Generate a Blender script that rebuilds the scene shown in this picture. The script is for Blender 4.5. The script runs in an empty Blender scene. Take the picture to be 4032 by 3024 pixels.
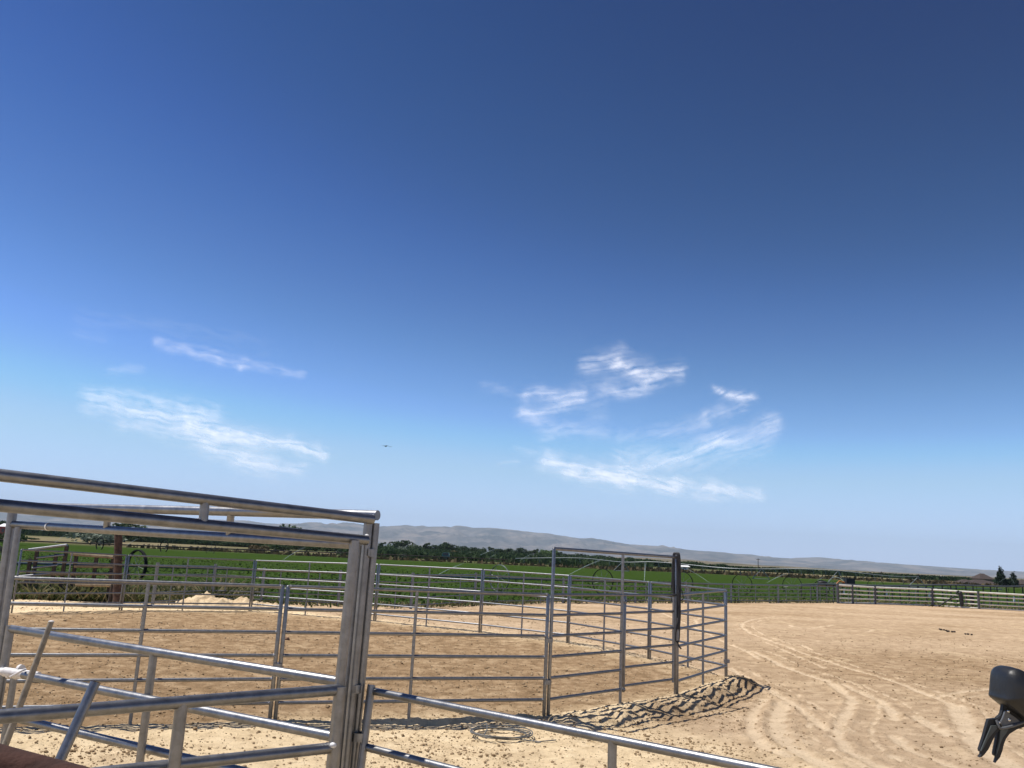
import bpy, bmesh, math, random
import numpy as np
from mathutils import Vector, Matrix

# ------------------------------------------------------------------ camera, world, sun
S = bpy.context.scene
F, CX, CY, H = 3270.0, 2016.0, 1512.0, 2.05          # focal length and centre in photo pixels, eye height in metres
ROLL, PITCH = math.atan(0.048), math.atan((2181-1512)/3270.0)
fw = np.array([0, math.cos(PITCH), math.sin(PITCH)])
r0 = np.array([1.0, 0, 0]); u0 = np.cross(r0, fw)
rt = math.cos(ROLL)*r0 + math.sin(ROLL)*u0
up = -math.sin(ROLL)*r0 + math.cos(ROLL)*u0
cd = bpy.data.cameras.new("camera"); cam = bpy.data.objects.new("camera", cd); S.collection.objects.link(cam)
cd.sensor_width = 36.0; cd.lens = 36.0*F/4032.0; cd.clip_start = 0.05; cd.clip_end = 90000
cam.matrix_world = Matrix(((rt[0], up[0], -fw[0], 0), (rt[1], up[1], -fw[1], 0), (rt[2], up[2], -fw[2], H), (0, 0, 0, 1)))
S.camera = cam
SUN_EL, SUN_AZ = math.radians(65), math.radians(173)  # azimuth measured from +X towards +Y
sdir = Vector((math.cos(SUN_EL)*math.cos(SUN_AZ), math.cos(SUN_EL)*math.sin(SUN_AZ), math.sin(SUN_EL)))
sl = bpy.data.lights.new("sun", 'SUN'); sl.energy = 5.0; sl.angle = math.radians(0.5); sl.color = (1.0, 0.955, 0.89)
so = bpy.data.objects.new("sun", sl); S.collection.objects.link(so)
so.rotation_mode = 'QUATERNION'; so.rotation_quaternion = sdir.to_track_quat('Z', 'Y'); so.location = (0, 0, 30)
W = bpy.data.worlds.new("World"); S.world = W; W.use_nodes = True
wt = W.node_tree; wt.nodes.clear()
wo = wt.nodes.new('ShaderNodeOutputWorld'); wb = wt.nodes.new('ShaderNodeBackground'); sk = wt.nodes.new('ShaderNodeTexSky')
sk.sky_type = 'NISHITA'; sk.sun_disc = False; sk.sun_elevation = SUN_EL; sk.sun_rotation = math.pi/2-SUN_AZ
sk.altitude = 900; sk.air_density = 1.0; sk.dust_density = 0.25; sk.ozone_density = 3.0
wb.inputs[1].default_value = 0.10
# a tone curve on the sky colour: deeper blue overhead, paler towards the horizon
sp_ = wt.nodes.new('ShaderNodeSeparateColor'); cb_ = wt.nodes.new('ShaderNodeCombineColor'); wt.links.new(sk.outputs[0], sp_.inputs[0])
def wm(op, a_, b_):
    n_ = wt.nodes.new('ShaderNodeMath'); n_.operation = op
    for q_, v_ in enumerate((a_, b_)):
        if isinstance(v_, (int, float)): n_.inputs[q_].default_value = v_
        else: wt.links.new(v_, n_.inputs[q_])
    return n_.outputs[0]
CURVES = (((0, 0), (.07, .006), (.105, .022), (.14, .066), (.175, .128), (.235, .255), (.30, .415), (.50, .60), (1, .75)),
          ((0, 0), (.10, .015), (.172, .072), (.225, .160), (.27, .262), (.33, .415), (.40, .610), (.60, .80), (1, .92)),
          ((0, 0), (.22, .105), (.315, .228), (.385, .42), (.44, .58), (.49, .78), (.54, .94), (1, 1.0)))
def curve(sock, pts):
    n_ = wt.nodes.new('ShaderNodeFloatCurve'); c_ = n_.mapping.curves[0]
    for x_, y_ in pts[1:-1]: c_.points.new(x_, y_)
    c_.points[0].location = pts[0]; c_.points[len(c_.points)-1].location = pts[-1]; n_.mapping.update(); wt.links.new(sock, n_.inputs[1]); return n_.outputs[0]
red, green, blue = [wm('MULTIPLY', curve(wm('MULTIPLY', sp_.outputs[q_], 0.085), CURVES[q_]), 8.6) for q_ in range(3)]
blue = wm('MAXIMUM', blue, wm('MULTIPLY', green, 1.44))
for q_, v_ in enumerate((red, green, blue)): wt.links.new(v_, cb_.inputs[q_])
wt.links.new(cb_.outputs[0], wb.inputs[0]); wt.links.new(wb.outputs[0], wo.inputs[0])
S.view_settings.view_transform = 'Standard'; S.view_settings.look = 'None'; S.view_settings.gamma = 1.0
S.view_settings.exposure = 0.25
S.render.engine = 'CYCLES'

# ------------------------------------------------------------------ pixel -> world helpers (to survey positions)
EYE = np.array([0, 0, H])
def ray(x, y): return rt*(x-CX)/F - up*(y-CY)/F + fw
def gnd(x, y, z=0.0):
    d = ray(x, y); return EYE + d*(z-H)/d[2]
def at(x, y, Y):
    d = ray(x, y); return EYE + d*Y/d[1]
def ztop(b, y):
    lo, hi = -1.0, 9.0
    for _ in range(40):
        m = (lo+hi)/2; v = np.array([b[0], b[1], m])-EYE
        if CY-F*(v@up)/(v@fw) > y: lo = m
        else: hi = m
    return m
rng = np.random.RandomState(7); random.seed(7)
GT = rng.rand(256, 256)*2*np.pi; GX, GY = np.cos(GT), np.sin(GT)
def pn(x, y):
    x = np.asarray(x, float); y = np.asarray(y, float)
    xi = np.floor(x).astype(int); yi = np.floor(y).astype(int); fx = x-xi; fy = y-yi
    def g(i, j): return GX[i & 255, j & 255]*(x-i) + GY[i & 255, j & 255]*(y-j)
    ux = fx*fx*fx*(fx*(fx*6-15)+10); uy = fy*fy*fy*(fy*(fy*6-15)+10)
    a = g(xi, yi)*(1-ux)+g(xi+1, yi)*ux; b = g(xi, yi+1)*(1-ux)+g(xi+1, yi+1)*ux
    return (a*(1-uy)+b*uy)*1.5
def fbm(x, y, n=4, l=2.03, g=0.5):
    s = 0; a = 1.0
    for i in range(n):
        s = s + a*pn(x+17.3*i, y-9.1*i); x = x*l; y = y*l; a *= g
    return s
def seg_dist(X, Y, pts):
    best = np.full(np.shape(X), 1e9)
    for (ax, ay), (bx, by) in zip(pts[:-1], pts[1:]):
        dx, dy = bx-ax, by-ay; L = dx*dx+dy*dy+1e-12
        t = np.clip(((X-ax)*dx+(Y-ay)*dy)/L, 0, 1)
        best = np.minimum(best, np.hypot(X-ax-t*dx, Y-ay-t*dy))
    return best
def sstep(a, b, x):
    t = np.clip((x-a)/(b-a), 0, 1); return t*t*(3-2*t)
def inside(X, Y, poly):
    c = np.zeros(np.shape(X), bool); n = len(poly)
    for i in range(n):
        x1, y1 = poly[i]; x2, y2 = poly[(i+1) % n]
        if y1 == y2: continue
        c ^= ((y1 > Y) != (y2 > Y)) & (X < (x2-x1)*(Y-y1)/(y2-y1)+x1)
    return c

# ------------------------------------------------------------------ materials
def newmat(name):
    m = bpy.data.materials.new(name); m.use_nodes = True; nt = m.node_tree
    return m, nt, nt.nodes['Principled BSDF'], nt.nodes['Material Output']
def N(nt, t, **k):
    n = nt.nodes.new(t)
    for a, v in k.items(): setattr(n, a, v)
    return n
def ramp(nt, src, stops):
    r = N(nt, 'ShaderNodeValToRGB'); e = r.color_ramp.elements
    while len(e) > 1: e.remove(e[-1])
    e[0].position = stops[0][0]; e[0].color = (*stops[0][1], 1)
    for p, c in stops[1:]:
        q = e.new(p); q.color = (*c, 1)
    nt.links.new(src, r.inputs[0]); return r
def noise(nt, scale, detail=4, rough=0.55, coord=None, dist=0.0):
    n = N(nt, 'ShaderNodeTexNoise'); n.inputs['Scale'].default_value = scale; n.inputs['Detail'].default_value = detail
    n.inputs['Roughness'].default_value = rough; n.inputs['Distortion'].default_value = dist
    if coord is not None: nt.links.new(coord, n.inputs['Vector'])
    return n
def simple(name, c1, c2=None, rough=0.7, metal=0.0, scale=8.0, bump=0.0, spec=None):
    m, nt, b, o = newmat(name); c2 = c2 or tuple(v*0.75 for v in c1)
    tc = N(nt, 'ShaderNodeTexCoord'); n = noise(nt, scale, 5, 0.6, tc.outputs['Object'])
    r = ramp(nt, n.outputs[0], [(0.35, c2), (0.62, c1)]); nt.links.new(r.outputs[0], b.inputs['Base Color'])
    b.inputs['Roughness'].default_value = rough; b.inputs['Metallic'].default_value = metal
    if spec is not None: b.inputs['Specular IOR Level'].default_value = spec
    if bump:
        bp = N(nt, 'ShaderNodeBump'); bp.inputs['Strength'].default_value = bump; bp.inputs['Distance'].default_value = 0.01
        nt.links.new(n.outputs[0], bp.inputs['Height']); nt.links.new(bp.outputs[0], b.inputs['Normal'])
    return m
def galv(name, lo, hi, metal, r1, r2):
    m, nt, b, o = newmat(name); tc = N(nt, 'ShaderNodeTexCoord')
    n1 = noise(nt, 22, 6, 0.65, tc.outputs['Object']); n2 = noise(nt, 160, 3, 0.6, tc.outputs['Object'])
    n3 = noise(nt, 3.0, 3, 0.5, tc.outputs['Object'])
    r = ramp(nt, n1.outputs[0], [(0.3, lo), (0.7, hi)])
    dust = ramp(nt, n3.outputs[0], [(0.5, (0, 0, 0)), (0.8, (0.2, 0.2, 0.2))])
    mx = N(nt, 'ShaderNodeMixRGB'); mx.inputs[2].default_value = (0.42, 0.37, 0.30, 1)
    nt.links.new(dust.outputs[0], mx.inputs[0]); nt.links.new(r.outputs[0], mx.inputs[1]); nt.links.new(mx.outputs[0], b.inputs['Base Color'])
    mr = N(nt, 'ShaderNodeMapRange'); mr.inputs[3].default_value = r1; mr.inputs[4].default_value = r2
    nt.links.new(n1.outputs[0], mr.inputs[0]); nt.links.new(mr.outputs[0], b.inputs['Roughness'])
    b.inputs['Metallic'].default_value = metal
    bp = N(nt, 'ShaderNodeBump'); bp.inputs['Strength'].default_value = 0.25; bp.inputs['Distance'].default_value = 0.002
    nt.links.new(n2.outputs[0], bp.inputs['Height']); nt.links.new(bp.outputs[0], b.inputs['Normal'])
    return m
M = {}
M['galv'] = galv('galvanised_steel', (0.165, 0.168, 0.175), (0.265, 0.27, 0.282), 0.95, 0.36, 0.48)
M['galv2'] = galv('galvanised_steel_far', (0.15, 0.155, 0.165), (0.27, 0.275, 0.285), 0.85, 0.38, 0.55)
M['rust'] = simple('rusty_brown', (0.068, 0.036, 0.029), (0.045, 0.028, 0.024), 0.9, 0, 26, 0.8, .1)
M['weld'] = simple('weld_zinc', (0.75, 0.75, 0.74), (0.55, 0.55, 0.55), 0.6, 0.1, 60)
M['paint'] = simple('white_latch_paint', (0.72, 0.70, 0.68), (0.55, 0.52, 0.5), 0.5, 0, 30)
M['stake'] = simple('weathered_stake', (0.30, 0.26, 0.20), (0.19, 0.17, 0.14), 0.8, 0, 25, 0.3)
M['bark'] = simple('bark', (0.10, 0.058, 0.042), (0.035, 0.022, 0.018), 0.95, 0, 9, 1.0)
M['trunk'] = simple('far_trunk', (0.12, 0.09, 0.07), (0.07, 0.05, 0.04), 0.95)
M['darkwood'] = simple('dark_wood', (0.06, 0.045, 0.038), (0.03, 0.025, 0.022), 0.9, 0, 12)
M['plank'] = simple('pale_plank', (0.25, 0.19, 0.12), (0.14, 0.11, 0.075), 0.85, 0, 10)
M['rope'] = simple('black_rope', (0.018, 0.018, 0.020), (0.008, 0.008, 0.009), 0.6, 0, 60, 0.5)
M['cable'] = simple('grey_cable', (0.14, 0.14, 0.13), (0.08, 0.08, 0.075), 0.5, 0, 40)
M['rubber'] = simple('black_rubber', (0.014, 0.015, 0.017), (0.009, 0.010, 0.011), 0.45, 0, 30, 0.15)
M['black'] = simple('black_iron', (0.012, 0.013, 0.014), (0.008, 0.008, 0.009), 0.6, 0.0, 30)
M['greyplate'] = simple('grey_plate', (0.11, 0.115, 0.12), (0.08, 0.083, 0.088), 0.45, 0, 30)
M['greenplate'] = simple('dull_green_liner', (0.075, 0.085, 0.08), (0.05, 0.058, 0.056), 0.55, 0, 30)
M['rivet'] = simple('rivet', (0.6, 0.6, 0.6), (0.5, 0.5, 0.5), 0.25, 0.9)
M['wheelpipe'] = simple('aluminium_pipe', (0.13, 0.16, 0.18), (0.07, 0.09, 0.11), 0.5, 0.4, 5)
M['rim'] = simple('dark_wheel_rim', (0.022, 0.024, 0.02), (0.012, 0.013, 0.012), 0.8, 0.0, spec=.1)
M['rimlit'] = simple('sunlit_wheel_rim', (0.40, 0.45, 0.38), (0.05, 0.06, 0.05), 0.5, 0.3, 1.1)  # pale patches paint the sunlit part of the dark rim into its colour
M['spoke'] = simple('spoke_steel', (0.30, 0.32, 0.30), (0.15, 0.16, 0.15), 0.5, 0.4)
M['pivot'] = simple('pivot_steel', (0.27, 0.29, 0.30), (0.2, 0.22, 0.23), 0.5, 0.4)
M['greypost'] = simple('dark_grey_post', (0.11, 0.11, 0.115), (0.07, 0.07, 0.075), 0.6, 0.2)
M['cream'] = simple('cream_rail', (0.80, 0.77, 0.68), (0.66, 0.62, 0.52), 0.5, 0, 4)
M['whitewall'] = simple('white_wall', (0.75, 0.75, 0.73), (0.65, 0.65, 0.63), 0.7)
M['redwall'] = simple('red_barn_wall', (0.33, 0.07, 0.05), (0.25, 0.05, 0.04), 0.8)
M['roof'] = simple('brown_roof', (0.075, 0.060, 0.055), (0.055, 0.045, 0.042), 0.95, spec=.1)
M['housewall'] = simple('house_wall', (0.20, 0.16, 0.13), (0.15, 0.12, 0.10), 0.9)
M['glass'] = simple('dark_glass', (0.03, 0.035, 0.04), (0.02, 0.02, 0.03), 0.15)
M['teal'] = simple('teal_paint', (0.02, 0.11, 0.10), (0.015, 0.08, 0.075), 0.4)
M['orange'] = simple('orange_paint', (0.45, 0.17, 0.03), (0.3, 0.1, 0.03), 0.5)
M['manure'] = simple('manure', (0.035, 0.022, 0.014), (0.02, 0.013, 0.01), 0.9, 0, 20, 0.5)
M['bird'] = simple('dark_feathers', (0.022, 0.022, 0.026), (0.012, 0.012, 0.016), 0.8)
M['stone'] = simple('brown_stone', (0.23, 0.13, 0.075), (0.16, 0.09, 0.055), 0.9, 0, 8)
M['chain'] = simple('chain_steel', (0.34, 0.33, 0.31), (0.18, 0.17, 0.16), 0.4, 0.7, 40)
M['hose'] = simple('drop_hose', (0.10, 0.11, 0.11), (0.06, 0.07, 0.07), 0.7)
def leafmat(name, a, b_, c):
    m, nt, b, o = newmat(name); g = N(nt, 'ShaderNodeNewGeometry')
    r = ramp(nt, g.outputs['Random Per Island'], [(0.0, a), (0.5, b_), (1.0, c)])
    nt.links.new(r.outputs[0], b.inputs['Base Color']); b.inputs['Roughness'].default_value = 0.7; b.inputs['Specular IOR Level'].default_value = 0.12
    tr = N(nt, 'ShaderNodeBsdfTranslucent'); nt.links.new(r.outputs[0], tr.inputs[0])
    mx = N(nt, 'ShaderNodeMixShader'); mx.inputs[0].default_value = 0.25
    nt.links.new(b.outputs[0], mx.inputs[1]); nt.links.new(tr.outputs[0], mx.inputs[2]); nt.links.new(mx.outputs[0], o.inputs[0])
    return m
M['leaf_dark'] = leafmat('leaves_dark', (0.018, 0.034, 0.014), (0.030, 0.055, 0.020), (0.052, 0.080, 0.030))
M['leaf_mid'] = leafmat('leaves_mid', (0.030, 0.055, 0.020), (0.050, 0.082, 0.030), (0.080, 0.110, 0.045))
M['leaf_bright'] = leafmat('leaves_bright', (0.045, 0.085, 0.022), (0.075, 0.13, 0.035), (0.11, 0.16, 0.05))
M['leaf_silver'] = leafmat('leaves_silver', (0.09, 0.12, 0.085), (0.15, 0.18, 0.13), (0.22, 0.25, 0.20))
M['leaf_brown'] = leafmat('leaves_brown', (0.06, 0.05, 0.025), (0.11, 0.08, 0.04), (0.16, 0.12, 0.06))
M['needle'] = leafmat('needles', (0.010, 0.020, 0.012), (0.018, 0.032, 0.018), (0.03, 0.048, 0.026))
M['crop'] = leafmat('crop_leaves', (0.034, 0.064, 0.012), (0.046, 0.080, 0.017), (0.064, 0.10, 0.024))
M['weed'] = leafmat('weed_leaves', (0.06, 0.085, 0.025), (0.11, 0.12, 0.05), (0.30, 0.24, 0.13))
M['clod'] = leafmat('dirt_clod', (0.27, 0.185, 0.10), (0.40, 0.285, 0.165), (0.56, 0.42, 0.26))

# ------------------------------------------------------------------ object helpers
C = S.collection
def tag(o, label=None, cat=None, group=None, kind=None):
    if label: o['label'] = label
    if cat: o['category'] = cat
    if group: o['group'] = group
    if kind: o['kind'] = kind
    return o
class MB:                                             # collects geometry for ONE mesh object
    def __init__(s): s.v = []; s.f = []; s.n = 0; s.k = None; s.m2 = None
    def add(s, v, f):
        v = np.asarray(v, float).reshape(-1, 3); s.v.append(v); s.f += [tuple(i+s.n for i in q) for q in f]; s.n += len(v); return s
    def tube(s, pts, r, n=12, caps=True):
        P = [np.asarray(p, float) for p in pts]; R_ = r if hasattr(r, '__len__') else [r]*len(P)
        rings = []; pt = None
        for i, p in enumerate(P):
            t = P[min(i+1, len(P)-1)]-P[max(i-1, 0)]; t = t/(np.linalg.norm(t)+1e-12)
            if pt is None:
                a = np.array([0, 0, 1.0]) if abs(t[2]) < 0.9 else np.array([1.0, 0, 0]); u = np.cross(a, t); u /= np.linalg.norm(u)
            else:
                u = u-(u@t)*t; u /= np.linalg.norm(u)+1e-12
            w = np.cross(t, u); pt = t
            an = np.arange(n)*2*np.pi/n
            rings.append(p+R_[i]*(np.cos(an)[:, None]*u+np.sin(an)[:, None]*w))
        v = np.vstack(rings); f = []
        for i in range(len(P)-1):
            for k in range(n): a = i*n+k; b = i*n+(k+1) % n; f.append((a, b, b+n, a+n))
        if caps: f.append(tuple(range(n-1, -1, -1))); f.append(tuple(range((len(P)-1)*n, len(P)*n)))
        return s.add(v, f)
    def pipe(s, p, q, r, n=14, round_ends=False):
        p = np.asarray(p, float); q = np.asarray(q, float); d = (q-p); L = np.linalg.norm(d); d = d/L
        if not round_ends: return s.tube([p, q], r, n)
        e = [0, .5, .86, 1]; pp = []; rr = []
        for k in (0.02, .5, .87): pp.append(p-d*r*math.sqrt(1-k*k)*0.6); rr.append(r*k)
        pp.append(p); rr.append(r); pp.append(q); rr.append(r)
        for k in (.87, .5, 0.02): pp.append(q+d*r*math.sqrt(1-k*k)*0.6); rr.append(r*k)
        return s.tube(pp, rr, n)
    def box(s, lo, hi, rz=0.0, c=(0, 0, 0)):
        v = np.array([(x, y, z) for x in (lo[0], hi[0]) for y in (lo[1], hi[1]) for z in (lo[2], hi[2])], float)
        if rz: v[:, :2] = v[:, :2] @ np.array([[math.cos(rz), math.sin(rz)], [-math.sin(rz), math.cos(rz)]])
        return s.add(v+np.array(c), [(0, 1, 3, 2), (4, 6, 7, 5), (0, 4, 5, 1), (2, 3, 7, 6), (0, 2, 6, 4), (1, 5, 7, 3)])
    def ball(s, c, r, sub=1, noise_=0.0):
        bm = bmesh.new(); bmesh.ops.create_icosphere(bm, subdivisions=sub, radius=1.0)
        v = np.array([x.co[:] for x in bm.verts]); f = [tuple(q.index for q in x.verts) for x in bm.faces]; bm.free()
        v = v*(1+noise_*(rng.rand(len(v), 1)-.5)*2)*np.asarray(r)
        return s.add(v+np.asarray(c), f)
    def build(s, name, mat, parent=None, off=None, smooth=True, **k):
        me = bpy.data.meshes.new(name); v = np.vstack(s.v)
        if off is None and parent is not None: off = parent.location
        if off is not None: v = v-np.array(off)
        me.from_pydata(v.tolist(), [], s.f); me.materials.append(M[mat] if isinstance(mat, str) else mat)
        if s.k is not None: me.materials.append(M[s.m2]); me.polygons.foreach_set('material_index', [0]*s.k+[1]*(len(s.f)-s.k))
        if smooth: me.polygons.foreach_set('use_smooth', [True]*len(me.polygons))
        me.update(); bm = bmesh.new(); bm.from_mesh(me); bmesh.ops.recalc_face_normals(bm, faces=bm.faces); bm.to_mesh(me); bm.free()
        if smooth:
            try: me.set_sharp_from_angle(angle=math.radians(50))
            except Exception: pass
        o = bpy.data.objects.new(name, me); C.objects.link(o)
        if parent is not None: o.parent = parent
        elif off is not None: o.location = tuple(off)
        return tag(o, **k)
def thing(name, label, cat, loc, group=None, kind=None):
    o = bpy.data.objects.new(name, None); o.empty_display_size = 0.1; C.objects.link(o); o.location = tuple(float(v) for v in loc)
    return tag(o, label, cat, group, kind)
def pipe(root, name, p, q, r, mat='galv', rnd=False, n=14):
    return MB().pipe(p, q, r, n, rnd).build(name, mat, root)
def fastmesh(name, v, f, mat, attrs=None, smooth=True):
    v = np.asarray(v, np.float32); f = np.asarray(f, np.int32); k = f.shape[1]
    me = bpy.data.meshes.new(name); me.vertices.add(len(v)); me.vertices.foreach_set('co', v.ravel())
    me.loops.add(f.size); me.loops.foreach_set('vertex_index', f.ravel())
    me.polygons.add(len(f)); me.polygons.foreach_set('loop_start', np.arange(0, f.size, k, dtype=np.int32))
    try: me.polygons.foreach_set('loop_total', np.full(len(f), k, np.int32))
    except Exception: pass
    me.update(calc_edges=True)
    me.polygons.foreach_set('use_smooth', np.full(len(f), smooth))
    for n, a in (attrs or {}).items():
        at_ = me.attributes.new(n, 'FLOAT', 'POINT'); at_.data.foreach_set('value', np.asarray(a, np.float32).ravel())
    me.materials.append(M[mat] if isinstance(mat, str) else mat)
    o = bpy.data.objects.new(name, me); C.objects.link(o); return o

# ------------------------------------------------------------------ survey: round pen, arena boundary
PEN = dict(a0=(30, 2862, 2266), a=(400, 2855, 2290), p1=(1072, 2838, 2309), p2m=(1642, 2858, 2331), p2=(2150, 2818, 2342), gm=(2437, 2770, 2343),
           g=(2663, 2735, 2343), p3m=(2775, 2699, 2335), c=(2862, 2665, 2325), p4m=(2698, 2630, 2306), p4=(2556, 2595, 2293),
           p5m=(2384, 2560, 2284), p5=(2236, 2533, 2267), p6m=(2055, 2510, 2257), p6=(1890, 2490, 2244), p7m=(1677, 2468, 2235),
           p7=(1475, 2447, 2223), p8m=(1231, 2421, 2215), p8=(985, 2405, 2207), p9m=(728, 2408, 2198), p9=(474, 2402, 2187),
           p10m=(237, 2405, 2177), p10=(40, 2412, 2164))
PB = {}; PZ = {}
for k, (x, y, ty) in PEN.items():
    b = gnd(x, y); PB[k] = b[:2]; PZ[k] = ztop(b, ty)
LEFT = PB['a']-(PB['p1']-PB['a'])*1.0                  # far end of the near left panel, outside the frame
PENPOLY = [tuple(PB[k]) for k in ('p1', 'p2', 'g', 'c', 'p4', 'p5', 'p6', 'p7', 'p8', 'p9', 'p10')]+[(-16.5, 20), (-13, 12), tuple(LEFT)]
EDGE = [(-4000, 23.5), (-60, 23.5), (-22, 24.6), (-11.5, 27.2), (-8.5, 28.8), (-3.2, 30.6), (2.6, 38.6), (12.8, 47.2), (21.1, 54.0), (24.1, 55.8), (33.8, 56.0), (60, 57), (4000, 57)]
EX = [p[0] for p in EDGE]; EY = [p[1] for p in EDGE]
def tr(pts): return [tuple(gnd(2700+x/1.6607, 2350+y/1.6607)[:2]) for x, y in pts]
TRACKS = [tr(p)+[w] for p, w in (
    ([(590, 130), (430, 150), (375, 172), (362, 195), (430, 245), (600, 305), (800, 380), (1080, 465), (1300, 520), (1450, 570), (1620, 640), (1765, 700)], .13),
    ([(1765, 700), (1800, 760), (1840, 850), (1900, 950), (1990, 1020), (2150, 1119)], .30),
    ([(290, 315), (400, 355), (480, 400)], .12), ([(290, 440), (420, 500), (560, 560), (650, 620), (760, 690), (850, 770), (920, 840)], .16),
    ([(420, 350), (550, 400), (640, 440), (780, 480), (930, 520), (1040, 590), (1090, 640), (1060, 720), (1000, 800), (990, 890), (1050, 970), (1150, 1030), (1330, 1119)], .17),
    ([(1020, 540), (1150, 600), (1270, 650), (1340, 710), (1370, 780)], .16), ([(520, 620), (440, 700), (420, 790), (460, 880), (540, 950), (680, 1010)], .17),
    ([(640, 640), (600, 740), (600, 840), (650, 920), (750, 990), (900, 1070), (1010, 1119)], .24),
    ([(2300, 580), (2030, 600), (1800, 612), (1640, 640)], .12), ([(2020, 635), (1900, 640), (1750, 660)], .10),
    ([(750, 315), (825, 350)], .12), ([(970, 185), (830, 205), (700, 200), (680, 185)], .16), ([(1500, 760), (1650, 850), (1740, 900)], .2),
    ([(1340, 880), (1500, 1000), (1800, 1119)], .14), ([(1800, 670), (2020, 735), (2212, 800)], .10), ([(-260, 60), (120, 230), (290, 315)], .10),
    ([(80, 200), (60, 150), (150, 130)], .12), ([(300, 215), (360, 210)], .12), ([(1190, 230), (1230, 215), (1340, 215)], .15), ([(860, 370), (1200, 440), (1430, 470)], .08),
    ([(500, 290), (760, 400), (900, 450)], .09))]
for k_ in (0, 3, 4, 5, 7, 1):
    T_ = TRACKS[k_][:-1]; off = .34 if k_ not in (4, 7) else .42
    n_ = []
    for q_ in range(len(T_)):
        a_, b_ = T_[max(q_-1, 0)], T_[min(q_+1, len(T_)-1)]; L_ = math.hypot(b_[0]-a_[0], b_[1]-a_[1]); n_.append((T_[q_][0]-(b_[1]-a_[1])/L_*off, T_[q_][1]+(b_[0]-a_[0])/L_*off))
    TRACKS.append(n_+[.055])
OUTER = [tuple(PB['p2']), tuple(PB['g']), tuple(PB['c'])]
OUTER2 = [tuple(LEFT), tuple(PB['a']), tuple(PB['p1']), tuple(PB['p2'])]
def fields(X, Y):
    pen = inside(X, Y, PENPOLY).astype(float)
    d1 = seg_dist(X, Y, OUTER); d2 = seg_dist(X, Y, OUTER2); dp = seg_dist(X, Y, PENPOLY)
    near = (Y < 60) & (Y > 4) & (np.abs(X) < 60)
    trk = np.zeros(np.shape(X)); rut = np.zeros(np.shape(X))
    for T in TRACKS:
        w = T[-1]*.72; d = seg_dist(X, Y, T[:-1])+0.05*pn(X*3, Y*3)+0.03*pn(X*9, Y*9)
        trk = np.maximum(trk, 1-sstep(w*.38, w*.85, d)); rut = rut + 0.020*np.exp(-((d-w*1.15)/(w*.35))**2)-0.010*np.exp(-(d/(w*.8))**2)
    # rows of tyre lugs beside the wide ruts
    berm = (1-pen)*np.exp(-((d1-0.40)/0.27)**2)*sstep(-1, 1.2, X-PB['p2'][0]+0.6)
    lip = (1-pen)*np.exp(-((d2-0.28)/0.22)**2)*(1-sstep(0.2, 1.5, X-PB['p2'][0]))
    rough = fbm(X*1.3, Y*1.3, 3)
    clump = np.clip(fbm(X*5.5+3, Y*5.5, 3, g=.6), -1, 1)
    grain = fbm(X*13+40, Y*13, 2, g=.6)
    soft = np.clip(trk*1.0, 0, 1)
    openarena = (1-pen)*sstep(1.0, 3.0, X-3.2+0.0*Y)*(1-np.exp(-(d1/1.2)**2))
    lump = 1-0.55*openarena
    h = 0.012*rough + (0.011+0.006*pen)*lump*(1-.8*soft)*np.clip(clump, -.3, 1) + 0.007*(1-.7*soft)*lump*grain
    dout = np.minimum(d1, d2); amp = .12+.88*sstep(-3.0, -0.8, X)
    st = sstep(.025, .075, dout)*(d2 <= d1)*.52+sstep(.02, .70, dout)*(d2 > d1)
    h = h - (1-pen)*0.15*amp*st*np.exp(-(dout/3.2)**2)
    rid = 1-np.abs(pn(X*1.4+2*Y+.8*pn(X*2, Y*2), Y*4.2-X*2.2))*1.6
    h = h + berm*(0.025+0.07*fbm(X*2.1, Y*2.6, 3)+0.022*pn(X*5.1, Y*4.3)) + lip*(0.012+0.03*fbm(X*2, Y*2, 2)) + rut*(1-.3*pen)
    h = h - 0.03*pen*(1-np.exp(-(dp/0.5)**2))
    fade = 1-sstep(40, 70, Y)
    return h*fade*near, pen, trk, dp, d1, d2
# ------------------------------------------------------------------ ground (one sheet)
def axis(dense, grow_lo, grow_hi, end_lo, end_hi):
    a = list(dense); st = a[-1]-a[-2]
    while a[-1] < end_hi: st *= grow_hi; a.append(a[-1]+st)
    b = []; x = a[0]; st = a[1]-a[0]
    while x > end_lo: st *= grow_lo; x -= st; b.append(x)
    return np.array(b[::-1]+a)
yd = [6.6]
while yd[-1] < 34: yd.append(yd[-1]+0.030*max(1, yd[-1]/10.5)**1.55)
gy = axis(yd, 1.35, 1.035, -400, 40000)
xd = list(np.arange(-7.5, 9.5, 0.038)); xd += list(np.arange(xd[-1]+.06, 16, 0.06))
gx = axis(xd, 1.03, 1.035, -40000, 40000)
X, Y = np.meshgrid(gx, gy)
h, pen, trk, dp, d1, d2 = fields(X, Y)
edge = np.interp(X, EX, EY)
grass = sstep(0.2, 1.4, Y-edge+0.9*fbm(X*.5, Y*.5, 3))
z = h + 0.10*grass*(1-sstep(60, 120, Y))*fbm(X*1.5, Y*1.5, 2)*0.5
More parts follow.
